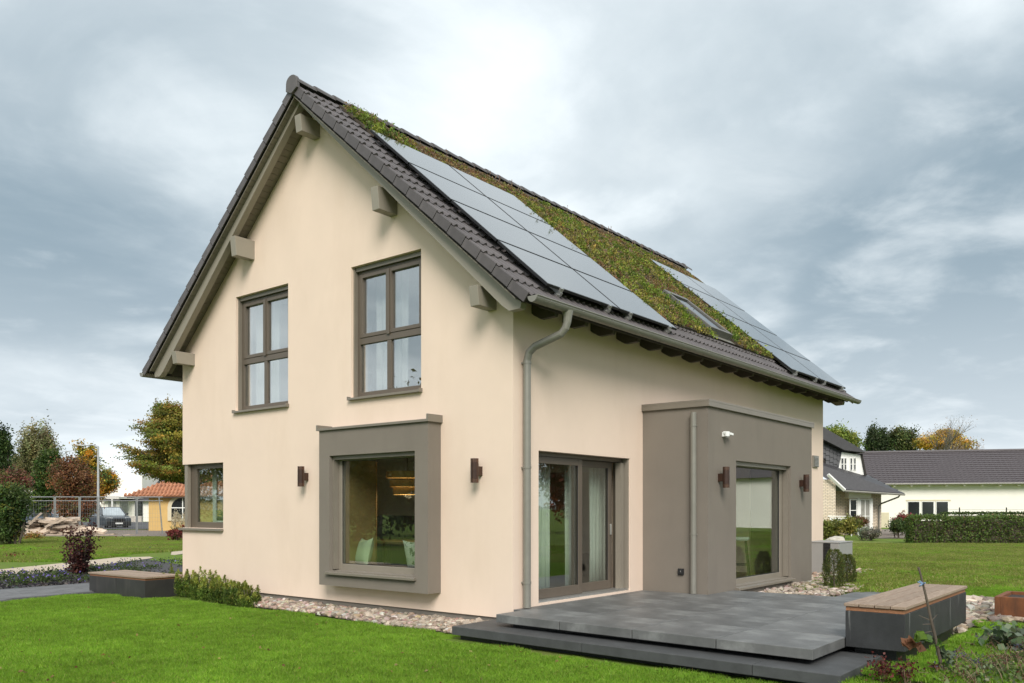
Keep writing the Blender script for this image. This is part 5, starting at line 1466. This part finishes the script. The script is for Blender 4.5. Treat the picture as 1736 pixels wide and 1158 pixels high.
def white_house():
    d = 96.0; k = d / FPX; t = thing('white_house', 'white house with steep dark roof and three roof windows behind the parked car', 'house', at(170, d), FACING - rad(6))
    w = 110 * k; ez = hgt(848, d); rz = hgt(806, d)
    part('wall', MB().box(0, w, 0, 9, 0, ez).prism([(-.3, ez), (4.0, ez), (4.3, rz + .2), (3.4, rz + .2)], lambda p, y: (p[0], y, p[1]), -.2, .1), 'wall_white', t)
    rf = MB(); e = 12 * k
    A, B, Cc, D = (.3, -.6, ez - .1), (w, -.6, ez - .1), (w, 5, rz + .6), (4.6, 5, rz + .6)
    rf.add([A, B, Cc, D, (w, 5, ez), (4.6, 5, ez)], [(0, 1, 2, 3), (1, 4, 2), (0, 3, 5), (2, 4, 5, 3)])
    r_ = part('roof', rf, 'anthracite_tile', t)
    m = MB(); courses(m, A, B, Cc, D, 10, .06); part('tile_course', m, 'anthracite_tile', r_)['kind'] = 'stuff'
    for i in range(3):
        f0, f1 = .25, .68; a = Vector(A).lerp(Vector(B), .14 + i * .10); h = Vector(D).lerp(Vector(Cc), -.02 + i * .105)
        p0, p1 = a.lerp(h, f0), a.lerp(h, f1); n = Vector((0, -.6, .8)) * .12; s = Vector((.62, 0, 0))
        w_ = part('roof_window', MB().hexa([p0, p0 + s, p1 + s, p1, p0 + n, p0 + s + n, p1 + s + n, p1 + n]), 'roof_glass', r_)
    part('dormer', MB().box((222 - 170) * k, (248 - 170) * k, -.4, 4, ez + .2, rz), 'wall_white', t)
    for x0, x1, z0, z1 in ((.9, 2.0, .5, 2.6), (2.3, 3.4, .5, 2.6), (4.1, 5.2, .1, 2.6), (6.3, 7.1, 1.4, 2.5)):
        far_window(t, x0, x1, z0, z1, -.01, 'pale_glass' if x0 < 4 else 'dark_glass')
    part('porch', MB().box((208 - 170) * k, (232 - 170) * k, -3.2, -.1, 2.75, 2.95), 'wall_white', t)
    part('porch_post', MB().box((218 - 170) * k, (218 - 170) * k + .14, -3.1, -2.96, 0, 2.75), 'white_frame', t)
    part('garden_wall', MB().box((205 - 170) * k, w, -4.3, -4.1, 0, .85), 'rock', t)
white_house()
def red_house():
    d = 118.0; k = d / FPX; t = thing('red_roofed_house', 'white house with dark red tiled roof between the left trees', 'house', at(8, d), FACING + rad(5))
    w = 60 * k; ez = hgt(826, d); rz = hgt(793, d)
    part('wall', MB().box(.4, w - .4, 0, 8, 0, ez), 'wall_white', t)
    A, B, Cc, D = (0, -.5, ez - .1), (w, -.5, ez - .1), (w, 4, rz), (0, 4, rz)
    r_ = part('roof', MB().add([A, B, Cc, D, (w, 8.5, ez - .1), (0, 8.5, ez - .1)], [(0, 1, 2, 3), (3, 2, 4, 5), (0, 3, 5), (1, 4, 2), (5, 4, 1, 0)]), 'red_tile', t)
    m = MB(); courses(m, A, B, Cc, D, 9, .09); part('tile_course', m, 'red_tile', r_)['kind'] = 'stuff'
    far_window(t, w - 1.9, w - .9, 1.2, 2.6, -.01, cols=2)
red_house()

# ---------------------------------------------------------------- left trees
E_ = lambda d, u, v, ru, rv, u0: ((u - u0) * d / FPX * RT.x, (u - u0) * d / FPX * RT.y, hgt(v, d), ru * d / FPX, ru * d / FPX, rv * d / FPX)
def maple():
    """layered tree beside the yellow house: flat sprays of small olive and amber leaves"""
    d = 43.0; u0 = 328; t = thing('layered_tree', 'large spreading olive and amber tree beside the ochre house', 'tree', at(u0, d))
    k = d / FPX; cen, pts, mb = [], [], MB()
    for u, v in ((318, 905), (330, 905)):
        limb(mb, RT * ((u - u0) * k) + Vector((0, 0, 0)), RT * ((u - u0 + random.uniform(-4, 6)) * k) + Vector((0, 0, hgt(780, d))), .21, .12, .03, 6, 8)
    for j in range(125):
        zz = random.uniform(690, 808); f = (815 - zz) / 125
        reach = (1.0 - .55 * max(0, f - .35) / .65) if f > .35 else .92
        a = random.gauss(math.pi, 1.25); l = reach * 122 * k * random.uniform(.6, 1.0)
        # direction in picture plane and depth
        e = RT * (math.cos(a) * l) + FW * (math.sin(a) * l * .8) + Vector((0, 0, hgt(zz, d) + l * .07))
        s = RT * (math.cos(a) * .25) + Vector((0, 0, max(1.4, hgt(min(zz + 20, 818), d) - .1)))
        limb(mb, s, e, .05, .012, .04, 5, 5)
        for q in np.linspace(.30, 1.02, 9):
            p = s.lerp(e, q); w_ = .26 * (1.25 - .5 * q)
            cen.append(np.array(p)); pts.append(np.array(p) + RNG.normal(size=(70, 3)) * [w_, w_, .06])
    for j in range(9):      # upright leader twigs
        u = random.uniform(262, 345); v = random.uniform(668, 690); b = RT * ((u - u0) * k * .8) + Vector((0, 0, hgt(735, d))); e = RT * ((u - u0) * k) + Vector((0, 0, hgt(v, d)))
        limb(mb, b, e, .03, .008, .05, 4, 4)
        for q in np.linspace(.2, .95, 6): p = b.lerp(e, q); cen.append(np.array(p)); pts.append(np.array(p) + RNG.normal(size=(70, 3)) * [.2 * (1.1 - q * .8), .2 * (1.1 - q * .8), .16])
    part('trunk', mb, 'bark_grey', t)
    foliage('crown', t, np.array(cen), np.concatenate(pts), .105, [(.23, .235, .04), (.16, .185, .035), (.30, .245, .045), (.38, .25, .05), (.12, .145, .03), (.36, .18, .05)], 70, w=[.32, .22, .2, .11, .1, .05], aspect=.6)
maple()
d = 92; tree('weeping_birch', 'tall pale olive weeping birch behind the red roof', at(62, d), [E_(d, 62, 755, 34, 34, 62), E_(d, 50, 785, 34, 26, 62), E_(d, 84, 775, 20, 32, 62)], 9, .25, [(.13, .13, .05), (.17, .16, .07), (.10, .105, .04), (.20, .18, .09)], .20, 190, 60, .30, 2.2, .35, 'bark_grey')
d = 64; tree('dark_poplar', 'narrow dark green tree at the left picture edge', at(4, d), [E_(d, 3, 760, 15, 40, 4), E_(d, 6, 800, 16, 30, 4)], 4, .16, [(.035, .06, .016), (.05, .08, .02), (.025, .045, .014)], .15, 110, 60, .28, 1., .4)
d = 60; tree('ivy_tree', 'dense dark green column tree right of the red roof', at(80, d), [E_(d, 80, 815, 22, 50, 80), E_(d, 84, 778, 14, 24, 80), E_(d, 72, 850, 22, 22, 80)], 4, .18, [(.035, .062, .014), (.055, .09, .018), (.024, .042, .012), (.11, .12, .025)], .16, 150, 60, .26, 1., .45, w=[.4, .3, .2, .1])
d = 55; tree('copper_tree', 'round copper brown leaved tree behind the fence', at(125, d), [E_(d, 122, 808, 36, 34, 125), E_(d, 145, 825, 20, 22, 125), E_(d, 128, 858, 34, 28, 125)], 3, .14, [(.13, .058, .028), (.17, .07, .03), (.09, .05, .026), (.105, .095, .03)], .12, 190, 60, .28, 1., .4, stems=3, w=[.35, .25, .22, .18])
d = 74; tree('orange_maple', 'orange and green autumn maple behind the street lamp', at(158, d), [E_(d, 148, 788, 20, 26, 158), E_(d, 180, 815, 20, 24, 158), E_(d, 160, 825, 26, 24, 158), E_(d, 138, 764, 6, 14, 158), E_(d, 155, 764, 5, 12, 158)], 4.5, .17, [(.44, .20, .02), (.38, .23, .03), (.12, .13, .025), (.06, .085, .02), (.30, .22, .03)], .17, 150, 60, .28, 1., .4, w=[.27, .2, .2, .18, .15])
d = 34; tree('leafy_bush', 'big green bush at the left edge in front of the stone heap', at(15, d), [E_(d, 10, 860, 38, 38, 15), E_(d, 25, 845, 26, 22, 15), E_(d, 6, 895, 30, 26, 15)], 1.4, .06, [(.045, .075, .02), (.07, .105, .025), (.032, .05, .016), (.12, .13, .03)], .09, 190, 70, .17, 1., .4, stems=4, w=[.4, .3, .22, .08], cat='bush')
d = 45; tree('red_shrub', 'dull red shrub above the green bush at the left edge', at(20, d), [E_(d, 18, 815, 26, 18, 20), E_(d, 40, 822, 16, 12, 20)], 1.5, .05, [(.15, .055, .04), (.11, .05, .035), (.10, .09, .03)], .10, 70, 50, .2, 1., .4, stems=3, cat='bush')
d = 40; tree('yellow_shrub', 'low yellow and red shrubs in front of the green bush', at(32, d), [E_(d, 18, 912, 18, 8, 32), E_(d, 58, 912, 14, 8, 32)], .5, .02, [(.22, .18, .04), (.25, .09, .03), (.10, .11, .03)], .08, 46, 40, .12, .8, .3, stems=3, cat='bush')
def pampas():
    d = 40.0; p = at(308, d); t = thing('pampas_grass', 'pampas grass with cream plumes by the house corner', 'grass plant', p)
    n = 1500; a = RNG.random(n) * 6.283; l = RNG.uniform(.5, 1.15, n); f = RNG.random(n)
    dr = np.stack([np.cos(a) * .55, np.sin(a) * .55, np.ones(n)], 1)
    C = dr * (l * f)[:, None] * .8; C[:, 2] -= (f ** 2) * .12
    link('blades', leaves_mesh('blades', C, .34, pick_cols([(.16, .19, .06), (.22, .22, .09), (.12, .15, .05)], n), .05, dr, .12), 'grass', t)
    cc, st = [], MB()
    for k in range(15):
        a_ = random.random() * 6.28; e = Vector((math.cos(a_) * random.uniform(.1, .5), math.sin(a_) * random.uniform(.1, .5), random.uniform(.95, 1.45))); st.tube([(0, 0, 0), e], .006, 4)
        cc.append(np.array(e) + RNG.normal(size=(80, 3)) * [.045, .045, .14])
    part('stalk', st, 'bamboo', t)
    c = np.concatenate(cc); link('plume', leaves_mesh('plume', c, .09, pick_cols([(.55, .45, .31), (.62, .54, .40)], len(c), .1), .3, np.tile([0, 0, 1.], (len(c), 1)), .4), 'plume', t)
pampas()
def weeds():
    C, K = [], []
    for _ in range(120):
        u, d = random.uniform(-10, 318), random.uniform(28, 43); p = at(u, d)
        n = 26; r = random.uniform(.06, .22); C.append(RNG.normal(size=(n, 3)) * [r, r, r * .5] + [p.x, p.y, r * .5])
        K.append(pick_cols(random.choice([[(.07, .11, .03), (.10, .14, .04)], [(.07, .11, .03), (.10, .14, .04)], [(.15, .13, .05)], [(.20, .05, .035), (.12, .06, .03)]]), n, .2))
    C, K = np.concatenate(C), np.concatenate(K); C[:, 2] = np.abs(C[:, 2])
    o = link('weeds', leaves_mesh('weeds', C, RNG.uniform(.05, .11, len(C)), K, .6), 'leaf'); tag(o, 'scattered weeds on the rough grass left of the house', 'weeds', kind='stuff')
weeds()
d = 38; tree('crimson_shrub', 'low crimson shrub at the house corner below the pampas grass', at(304, d), [E_(d, 298, 905, 16, 7, 304), E_(d, 312, 902, 8, 9, 304)], .4, .02, [(.18, .035, .03), (.12, .03, .028), (.08, .07, .025)], .07, 40, 40, .10, .8, .3, stems=3, cat='bush')

# ================================================================ right background
surface('clad_tile', (.055, .055, .06), .4, .12, 7, rand=.2)
def bungalow():
    d = 47.0; k = d / FPX; u0 = 1396
    t = thing('brick_bungalow', 'cream brick house with dark tiled roof and white dormer', 'house', at(u0, d), FACING)
    X = lambda u: (u - u0) * k
    Z = lambda v: hgt(v, d)
    ez = Z(832); gx = X(1498)
    part('wall', MB().box(X(1340), X(1406), -.9, 6, 0, ez + .6).box(X(1406), gx, .3, 6, 0, ez), 'brick_cream', t)
    part('gable_wall', MB().box(X(1332), X(1390), 1.0, 6, 0, Z(772)), 'brick_cream', t)
    # main roof: eave rises left behind the house, hipped to the right
    A, B = (X(1330), -1.5, Z(834)), (X(1519), -1.5, Z(837)); Cc, D = (X(1436), 7, Z(722)), (X(1330), 7, Z(660))
    A2 = (X(1420), -1.5, Z(832))
    eave_l, eave_r = Vector((X(1420), -1.0, Z(832))), Vector((X(1519), -1.0, Z(838)))
    r0, r1 = Vector((X(1350), 5.5, Z(640))), Vector((X(1462), 5.0, Z(762)))
    rf = MB()
    rf.add([(X(1330), -1.0, Z(745) - 1.0), eave_l, eave_r, r1, (X(1395), 5.2, Z(725)), (X(1330), 5.5, Z(690))], [(0, 1, 2, 3, 4, 5)])
    main = part('roof', MB().add([eave_l, eave_r, r1, Vector((X(1330), 5.2, Z(700))), Vector((X(1330), .2, Z(765)))], [(0, 1, 2, 3, 4)]), 'anthracite_tile', t)
    m = MB(); L0 = Vector((X(1420), -1.0, Z(832))); L1 = Vector((X(1345), 3.2, Z(722)))
    for i in range(13):
        f0, f1 = i / 13, (i + 1.1) / 13
        a, b = L0.lerp(L1, f0), eave_r.lerp(r1, f0); c, e = eave_r.lerp(r1, f1), L0.lerp(L1, f1); up = Vector((0, -.02, .045))
        m.add([a + up, b + up, c, e, a, b], [(0, 1, 2, 3), (4, 5, 1, 0)])
    part('tile_course', m, 'anthracite_tile', main)['kind'] = 'stuff'
    back = MB().add([eave_r, (X(1519), 9, Z(838)), r1 + Vector((0, .1, 0)), eave_r + Vector((-.05, 0, -.1))], [(0, 1, 2)]); part('roof_hip', back, 'anthracite_tile', t)
    # upper roof over the dormer, seen from the left
    up_ = MB().prism([(1330, 712), (1431, 763), (1466, 767.5), (1462, 763), (1330, 686)], lambda p, y: (X(p[0]), y, Z(p[1])), -.05, 3.0)
    part('dormer_roof', up_, 'anthracite_tile', t)
    # dormer: cheek hung with single tiles, white front
    ck = part('dormer_cheek', MB().prism([(1330, 713), (1431, 764), (1423, 803), (1396, 778), (1330, 740)], lambda p, y: (X(p[0]), y, Z(p[1])), .42, 2.4), 'deck_dark', t)
    tm = MB().hexa([(0, -.075, 0), (6.1 * k, -.075, 0), (6.1 * k, 0, 0), (0, 0, 0), (0, -.03, 9.4 * k), (6.1 * k, -.03, 9.4 * k), (6.1 * k, 0, 9.4 * k), (0, 0, 9.4 * k)]).mesh('cladding_tile'); tm.materials.append(MATS['clad_tile'])
    for c in range(6):
        u = 1391 + c * 6.5; v = 748 + (u - 1393) * .5 + 8.6
        while v < 782 + (u - 1396) * .95:
            o = link('cladding_tile', tm, None, ck, loc=(X(u), .415, Z(v))); v += 8.8
    fr = [(X(1424), Z(801)), (X(1470), Z(805)), (X(1463), Z(771)), (X(1431), Z(766))]
    df = part('dormer_front', MB().prism(fr, lambda p, y: (p[0], y, p[1]), .30, .48), 'white_frame', t)
    part('dormer_edge', MB().hexa([(X(1469), .2, Z(806)), (X(1472), .2, Z(806)), (X(1472), 2, Z(806)), (X(1469), 2, Z(806)), (X(1462), .2, Z(769)), (X(1465), .2, Z(769)), (X(1465), 2, Z(769)), (X(1462), 2, Z(769))]), 'deck_dark', t)
    for a, b in ((1429, 1433.5), (1434.5, 1438.5), (1444.5, 1448.5), (1450.5, 1454.5)): far_window(df, X(a), X(b), Z(797), Z(776), .299, bar=.02, rows=2)
    # gable verge and porch
    part('verge_board', MB().tube([(X(1390), -1.2, Z(806)), (X(1419), -1.1, Z(832))], .10, 4), 'white_frame', t)
    part('gutter', MB().tube([eave_l + Vector((0, -.05, -.04)), eave_r + Vector((0, -.05, -.04))], .06, 6), 'zinc', t)
    part('downpipe', MB().tube([(X(1514), -.9, Z(838)), (X(1512), -.8, Z(843)), (X(1495), .1, Z(854)), (X(1493), .22, Z(858)), (X(1493), .22, 0)], .045, 8), 'zinc', t)
    part('bay_wall', MB().box(X(1436), X(1474), -.25, .3, Z(845), ez), 'wall_white', t)
    far_window(t, X(1436.5), X(1450), .35, Z(846), -.26, cols=1, rows=3)
    far_window(t, X(1454), X(1472), .3, Z(846), -.26, 'pale_glass', cols=2, rows=2)
    part('bay_post', MB().box(X(1450.2), X(1453.8), -.33, -.23, 0, Z(845)).box(X(1472), X(1475.5), -.33, -.21, 0, Z(845)), 'white_frame', t)
    far_window(t, X(1476), X(1482.5), .25, Z(847), .29, 'pale_glass', rows=4)
    part('terrace_rail', MB().tube([(X(1385), -1.6, Z(875)), (X(1424), -1.6, Z(875)), (X(1424), -1.6, 0)], .03, 6), 'white_frame', t)
    part('banner', MB().box(X(1388), X(1418), -1.62, -1.60, Z(886), Z(877)), 'white_frame', t)
    g = MB()
    for v in (880.0, 883.6): g.box(X(1396.4), X(1414), -1.63, -1.621, Z(v + .7), Z(v - .7))
    part('lettering', g, 'pump_grey', t)
bungalow()
def barn():
    d = 66.0; k = d / FPX; u0 = 1466; yaw = rad(-15)
    t = thing('white_barn', 'long low white building with dark tiled roof behind the hedge', 'building', at(u0, d), FACING + yaw)
    # lengths along its front
    Lb = 21.0; ez = hgt(819, d); rz = ez + 2.55
    part('wall', MB().box(.3, Lb, 0, 7, 0, ez), 'wall_white', t)
    A, B, Cc, D = (-.4, -.55, ez - .12), (Lb + 1, -.55, ez - .12), (Lb + 1, 3.5, rz), (-.4, 3.5, rz)
    r_ = part('roof', MB().add([A, B, Cc, D, (Lb + 1, 7.5, ez - .1), (-.4, 7.5, ez - .1)], [(0, 1, 2, 3), (3, 2, 4, 5), (0, 3, 5), (1, 4, 2), (5, 4, 1, 0)]), 'barn_tile', t)
    # tile field: every course a wavy strip
    m = MB(); n = 16; nx = 132
    a, dd = Vector(A), Vector(D); ux = Vector((1, 0, 0)); sl = (dd - a); nr = Vector((0, -sl.z, sl.y)).normalized()
    for i in range(n):
        lo = []; hi = []
        for j in range(nx + 1):
            x = (Lb + 1.4) * j / nx; w = .025 * (1 + math.sin(j * math.pi))
            w = .05 if j % 2 else .015
            lo.append(a + ux * x + sl * (i / n) + nr * (w + .03)); hi.append(a + ux * x + sl * min(1, (i + 1.1) / n) + nr * (w * .6))
        bot = [p - nr * .05 for p in lo]
        V = lo + hi + bot; q = nx + 1
        m.add(V, [(j, j + 1, q + j + 1, q + j) for j in range(nx)] + [(2 * q + j, 2 * q + j + 1, j + 1, j) for j in range(nx)])
    part('tile_field', m, 'barn_tile', r_)['kind'] = 'stuff'
    part('ridge_cap', MB().tube([(-.4, 3.5, rz + .03), (Lb + 1, 3.5, rz + .03)], .13, 8), 'barn_tile', r_)
    part('gutter', MB().tube([(-.4, -.62, ez - .12), (Lb + 1, -.62, ez - .12)], .07, 6), 'zinc', t)
    for i in range(17): part('rafter_tail', MB().box(.8 + i * 1.22, .92 + i * 1.22, -.5, 0, ez - .30, ez - .16), 'wall_white', t)
    for i in range(3): far_window(t, 3.05 + i * 1.0, 3.95 + i * 1.0, hgt(877, d) - .1, hgt(850, d), -.004, bar=.05)
    part('lintel', MB().box(2.95, 6.1, -.03, -.002, hgt(850, d) + .01, hgt(850, d) + .12), 'stone_frame', t)
    for x in (.5, 8.0 + 1.9): part('basement_door', MB().box(x, x + 1.25, -.03, -.002, .05, 1.35), 'stone_frame', t)
barn()
def hedge():
    d = 35.5; k = d / FPX; t = thing('hedge', 'clipped green hedge standing across the right lawn', 'hedge', at(1546, d, .17), FACING - rad(13))
    Lh, Dh, Hh = 7.6, 1.1, 1.10
    n = 15000; f = RNG.random((n, 3)); s = RNG.choice(4, n, p=[.42, .12, .40, .06])
    P = f * [Lh, Dh, Hh]
    P[s == 0, 1] = RNG.normal(.02, .035, (s == 0).sum()); P[s == 2, 2] = Hh + RNG.normal(0, .05, (s == 2).sum()); P[s == 1, 0] = RNG.normal(0, .035, (s == 1).sum())
    rag = .09 * np.sin(P[:, 0] * 2.3) + .03 * np.sin(P[:, 0] * 6.1 + 1); P[:, 2] *= 1 + rag * .5
    u = np.clip((P[:, 0] - 4) / 2.5, 0, 1) * (RNG.random(n) < .55)
    K = np.where((u > .4)[:, None], pick_cols([(.22, .22, .045), (.16, .175, .035), (.20, .16, .05)], n, .2), pick_cols([(.10, .15, .032), (.125, .185, .04), (.07, .11, .025), (.15, .11, .05)], n, .22, [.4, .32, .22, .06]))
    link('foliage', leaves_mesh('foliage', P, RNG.uniform(.06, .11, n), K, .65), 'leaf', t)
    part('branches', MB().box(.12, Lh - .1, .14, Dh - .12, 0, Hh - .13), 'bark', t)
    d2 = 39.5; t2 = thing('hedge', 'second clipped hedge line behind the front hedge', 'hedge', at(1600, d2, .17), FACING - rad(13))
    n = 6000; P = RNG.random((n, 3)) * [8, .7, 1.28]; P[: n // 2, 2] = 1.28 + RNG.normal(0, .03, n // 2)
    link('foliage', leaves_mesh('foliage', P, RNG.uniform(.06, .11, n), pick_cols([(.05, .08, .02), (.07, .105, .025)], n, .2), .65), 'leaf', t2)
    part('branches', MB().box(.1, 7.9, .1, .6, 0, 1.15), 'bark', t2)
hedge()
def wire_fence():
    d = 44.0; t = thing('wire_fence', 'low wire fence on dark posts in front of the white building', 'fence', at(1590, d, .1), FACING - rad(10))
    k = d / FPX
    for u in (1591, 1624, 1697, 1770): part('post', MB().tube([((u - 1590) * k, 0, 0), ((u - 1590) * k, 0, 1.62)], .03, 6), 'black_metal', t)
    for z in (.9, 1.2, 1.5): part('wire', MB().tube([(0, 0, z), (6, 0, z)], .006, 4), 'black_metal', t)
wire_fence()
d = 41; tree('barberry', 'yellow green bush in front of the brick house beside our house wall', at(1420, d, .15), [E_(d, 1412, 900, 22, 14, 1420), E_(d, 1440, 896, 18, 14, 1420), E_(d, 1400, 905, 16, 14, 1420)], .6, .03, [(.14, .15, .03), (.20, .18, .04), (.08, .09, .025), (.11, .12, .03)], .09, 110, 60, .13, .9, .3, stems=4, cat='bush', limbs=6)
d = 43; tree('rust_bush', 'small rust brown bush in front of the bay of the brick house', at(1462, d, .15), [E_(d, 1459, 888, 11, 8, 1462)], .6, .02, [(.14, .07, .035), (.10, .055, .03), (.12, .10, .04)], .08, 30, 50, .10, .9, .3, stems=3, cat='bush', limbs=5)
d = 39; tree('grey_bush', 'low grey green cushion bush beside the pale boulder', at(1474, d, .15), [E_(d, 1474, 910, 20, 9, 1474)], .3, .02, [(.13, .135, .10), (.10, .105, .075), (.15, .14, .11)], .06, 50, 50, .10, .8, .3, stems=3, cat='bush', limbs=5)
d = 46; tree('red_bush', 'crimson autumn bush left of the clipped hedge', at(1530, d, .12), [E_(d, 1530, 888, 18, 14, 1530), E_(d, 1545, 885, 8, 10, 1530)], .6, .03, [(.26, .055, .06), (.19, .04, .045), (.12, .05, .035)], .08, 60, 50, .13, .9, .3, stems=4, cat='bush', limbs=6)
d = 42; tree('green_bush', 'small dark green bush in front of the crimson one', at(1524, d, .12), [E_(d, 1524, 896, 15, 11, 1524)], .5, .03, [(.05, .075, .022), (.07, .095, .028), (.035, .055, .016)], .08, 50, 50, .12, .9, .3, stems=4, cat='bush', limbs=6)
def boulder():
    bm = bmesh.new(); bmesh.ops.create_icosphere(bm, subdivisions=3, radius=1)
    from mathutils import noise as mn
    for v in bm.verts:
        f = 1 + .22 * mn.noise(v.co * 1.6) + .08 * mn.noise(v.co * 4.2); v.co *= f; v.co.x *= .42; v.co.y *= .3; v.co.z *= .22
    m = bpy.data.meshes.new('boulder'); bm.to_mesh(m); bm.free()
    o = link('boulder', m, 'rock'); o.location = at(1418, 36, .27); o.rotation_euler = (0, 0, FACING); tag(o, 'pale boulder lying on the lawn behind the heat pump', 'boulder')
boulder()
d = 95; tree('light_green_tree', 'light green tree behind the brick house roof', at(1425, d), [E_(d, 1420, 745, 30, 20, 1425), E_(d, 1445, 750, 16, 14, 1425), E_(d, 1405, 735, 16, 14, 1425)], 7, .2, [(.13, .17, .03), (.17, .20, .04), (.09, .125, .025)], .20, 100, 50, .4, 1., .35)
d = 100
for u, ru, v, rv, lab in ((1481, 11, 748, 26, 'dark conifer at the left end of the barn roof'), (1496, 10, 750, 24, 'second dark conifer behind the barn roof')):
    tree('conifer', lab, at(u, d), [E_(d, u, v + 6, ru, rv, u), E_(d, u, v - rv * .6, ru * .42, rv * .42, u)], 6, .2, [(.035, .055, .02), (.05, .07, .025), (.03, .045, .018)], .2, 100, 50, .35, 1.2, .3, group='dark conifers behind the barn')
tree('dark_tree', 'broad dark green tree behind the barn roof left of the yellow trees', at(1530, d), [E_(d, 1525, 748, 22, 24, 1530), E_(d, 1543, 750, 14, 26, 1530)], 6, .2, [(.05, .07, .02), (.075, .095, .03), (.04, .055, .018), (.13, .13, .05)], .2, 120, 50, .38, 1., .35)
d = 96; tree('yellow_tree', 'bright yellow autumn trees above the barn ridge', at(1590, d), [E_(d, 1570, 752, 20, 14, 1590), E_(d, 1600, 746, 28, 20, 1590), E_(d, 1632, 756, 24, 10, 1590)], 6, .2, [(.42, .27, .035), (.34, .21, .03), (.22, .19, .04), (.48, .30, .09)], .2, 110, 46, .38, .8, .35)
def bare_tree():
    d = 90.0; k = d / FPX; t = thing('bare_tree', 'nearly leafless tree standing over the barn ridge', 'tree', at(1598, d)); mb = MB(); tips = []
    def grow(p, dr, l, r, lev):
        e = p + dr * l; limb(mb, p, e, r, r * .62, .06, 4, 5 if lev < 2 else 3)
        if lev >= 5: tips.append(np.array(e)); return
        for _ in range(3 if lev < 4 else 2):
            n = (dr + Vector((random.uniform(-1, 1) * .62, random.uniform(-1, 1) * .62, random.uniform(-.1, .42)))).normalized(); grow(p + dr * l * random.uniform(.55, 1), n, l * random.uniform(.58, .78), r * .58, lev + 1)
    for du, s in ((0, 1), (14, .95), (26, .8)):
        grow(Vector((du * k * RT.x, du * k * RT.y, 3.5)), Vector((random.uniform(-.15, .15), 0, 1)).normalized(), 3.1 * s, .13, 0)
        mb.tube([(du * k * RT.x, du * k * RT.y, 0), (du * k * RT.x, du * k * RT.y, 3.6)], [.2, .14], 6)
    part('trunk', mb, 'bark_grey', t)
    c = np.array(tips); c = (c[:, None] + RNG.normal(size=(len(c), 2, 3)) * .3).reshape(-1, 3)
    link('crown', leaves_mesh('crown', c, .13, pick_cols([(.26, .16, .10), (.34, .22, .10)], len(c)), .5), 'leaf', t)
bare_tree()

# ================================================================ what the windows mirror: trees and a hall beyond the frame
for i, (x, y, h, lab) in enumerate(((-19, 20, 8, 'dark tree left of the picture mirrored in the bay window'), (-26, 31, 9.5, 'tall dark tree left of the picture mirrored in the bay window'), (-14, 33, 7.5, 'round tree left of the picture mirrored in the gable panes'), (-33, 24, 9, 'broad dark tree far left mirrored in the gable panes'), (-22, 12, 6.5, 'small tree left of the picture mirrored in the upper panes'), (-31, 38, 9, 'dense tree at the far left end of the mirrored row'), (-20, 26, 7, 'low dense tree in the middle of the mirrored row'))):
    tree('garden_tree', lab, (x, y, 0), [(0, 0, h * .50, h * .42, h * .42, h * .47), (h * .2, h * .15, h * .32, h * .3, h * .3, h * .3)], h * .3, .18, [(.035, .055, .016), (.055, .075, .02), (.10, .085, .025)], .2, 110, 45, .4, 1., .4, group='trees left of the picture')
for i, (x, y, h, lab, pal) in enumerate(((24, -15, 5.5, 'red leaved tree right of the picture mirrored in the terrace door', [(.17, .045, .025), (.12, .04, .022), (.06, .04, .02)]), (37, -21, 8, 'dark tree right of the picture mirrored in the terrace door', [(.03, .045, .015), (.05, .06, .02)]), (30, -26, 7, 'dense tree right of the picture mirrored in the terrace door', [(.035, .05, .015), (.05, .06, .02)]))):
    tree('garden_tree', lab, (x, y, 0), [(0, 0, h * .6, h * .36, h * .36, h * .42)], h * .4, .15, pal, .18, 110, 45, .38, 1., .4, group='trees right of the picture')
def hall():
    t = thing('white_hall', 'long white hall right of the picture mirrored in the side window', 'building', (58, -24, 0), rad(22))
    part('wall', MB().box(-3, 0, -14, 16, 0, 4.2), 'wall_white', t)
    part('roof', MB().add([(-3.5, -14.5, 4.0), (.5, -14.5, 4.0), (.5, 16.5, 4.0), (-3.5, 16.5, 4.0), (-1.5, -14.5, 6.2), (-1.5, 16.5, 6.2)], [(0, 3, 5, 4), (1, 4, 5, 2), (0, 4, 1), (3, 2, 5), (0, 1, 2, 3)]), 'barn_tile', t)
hall()
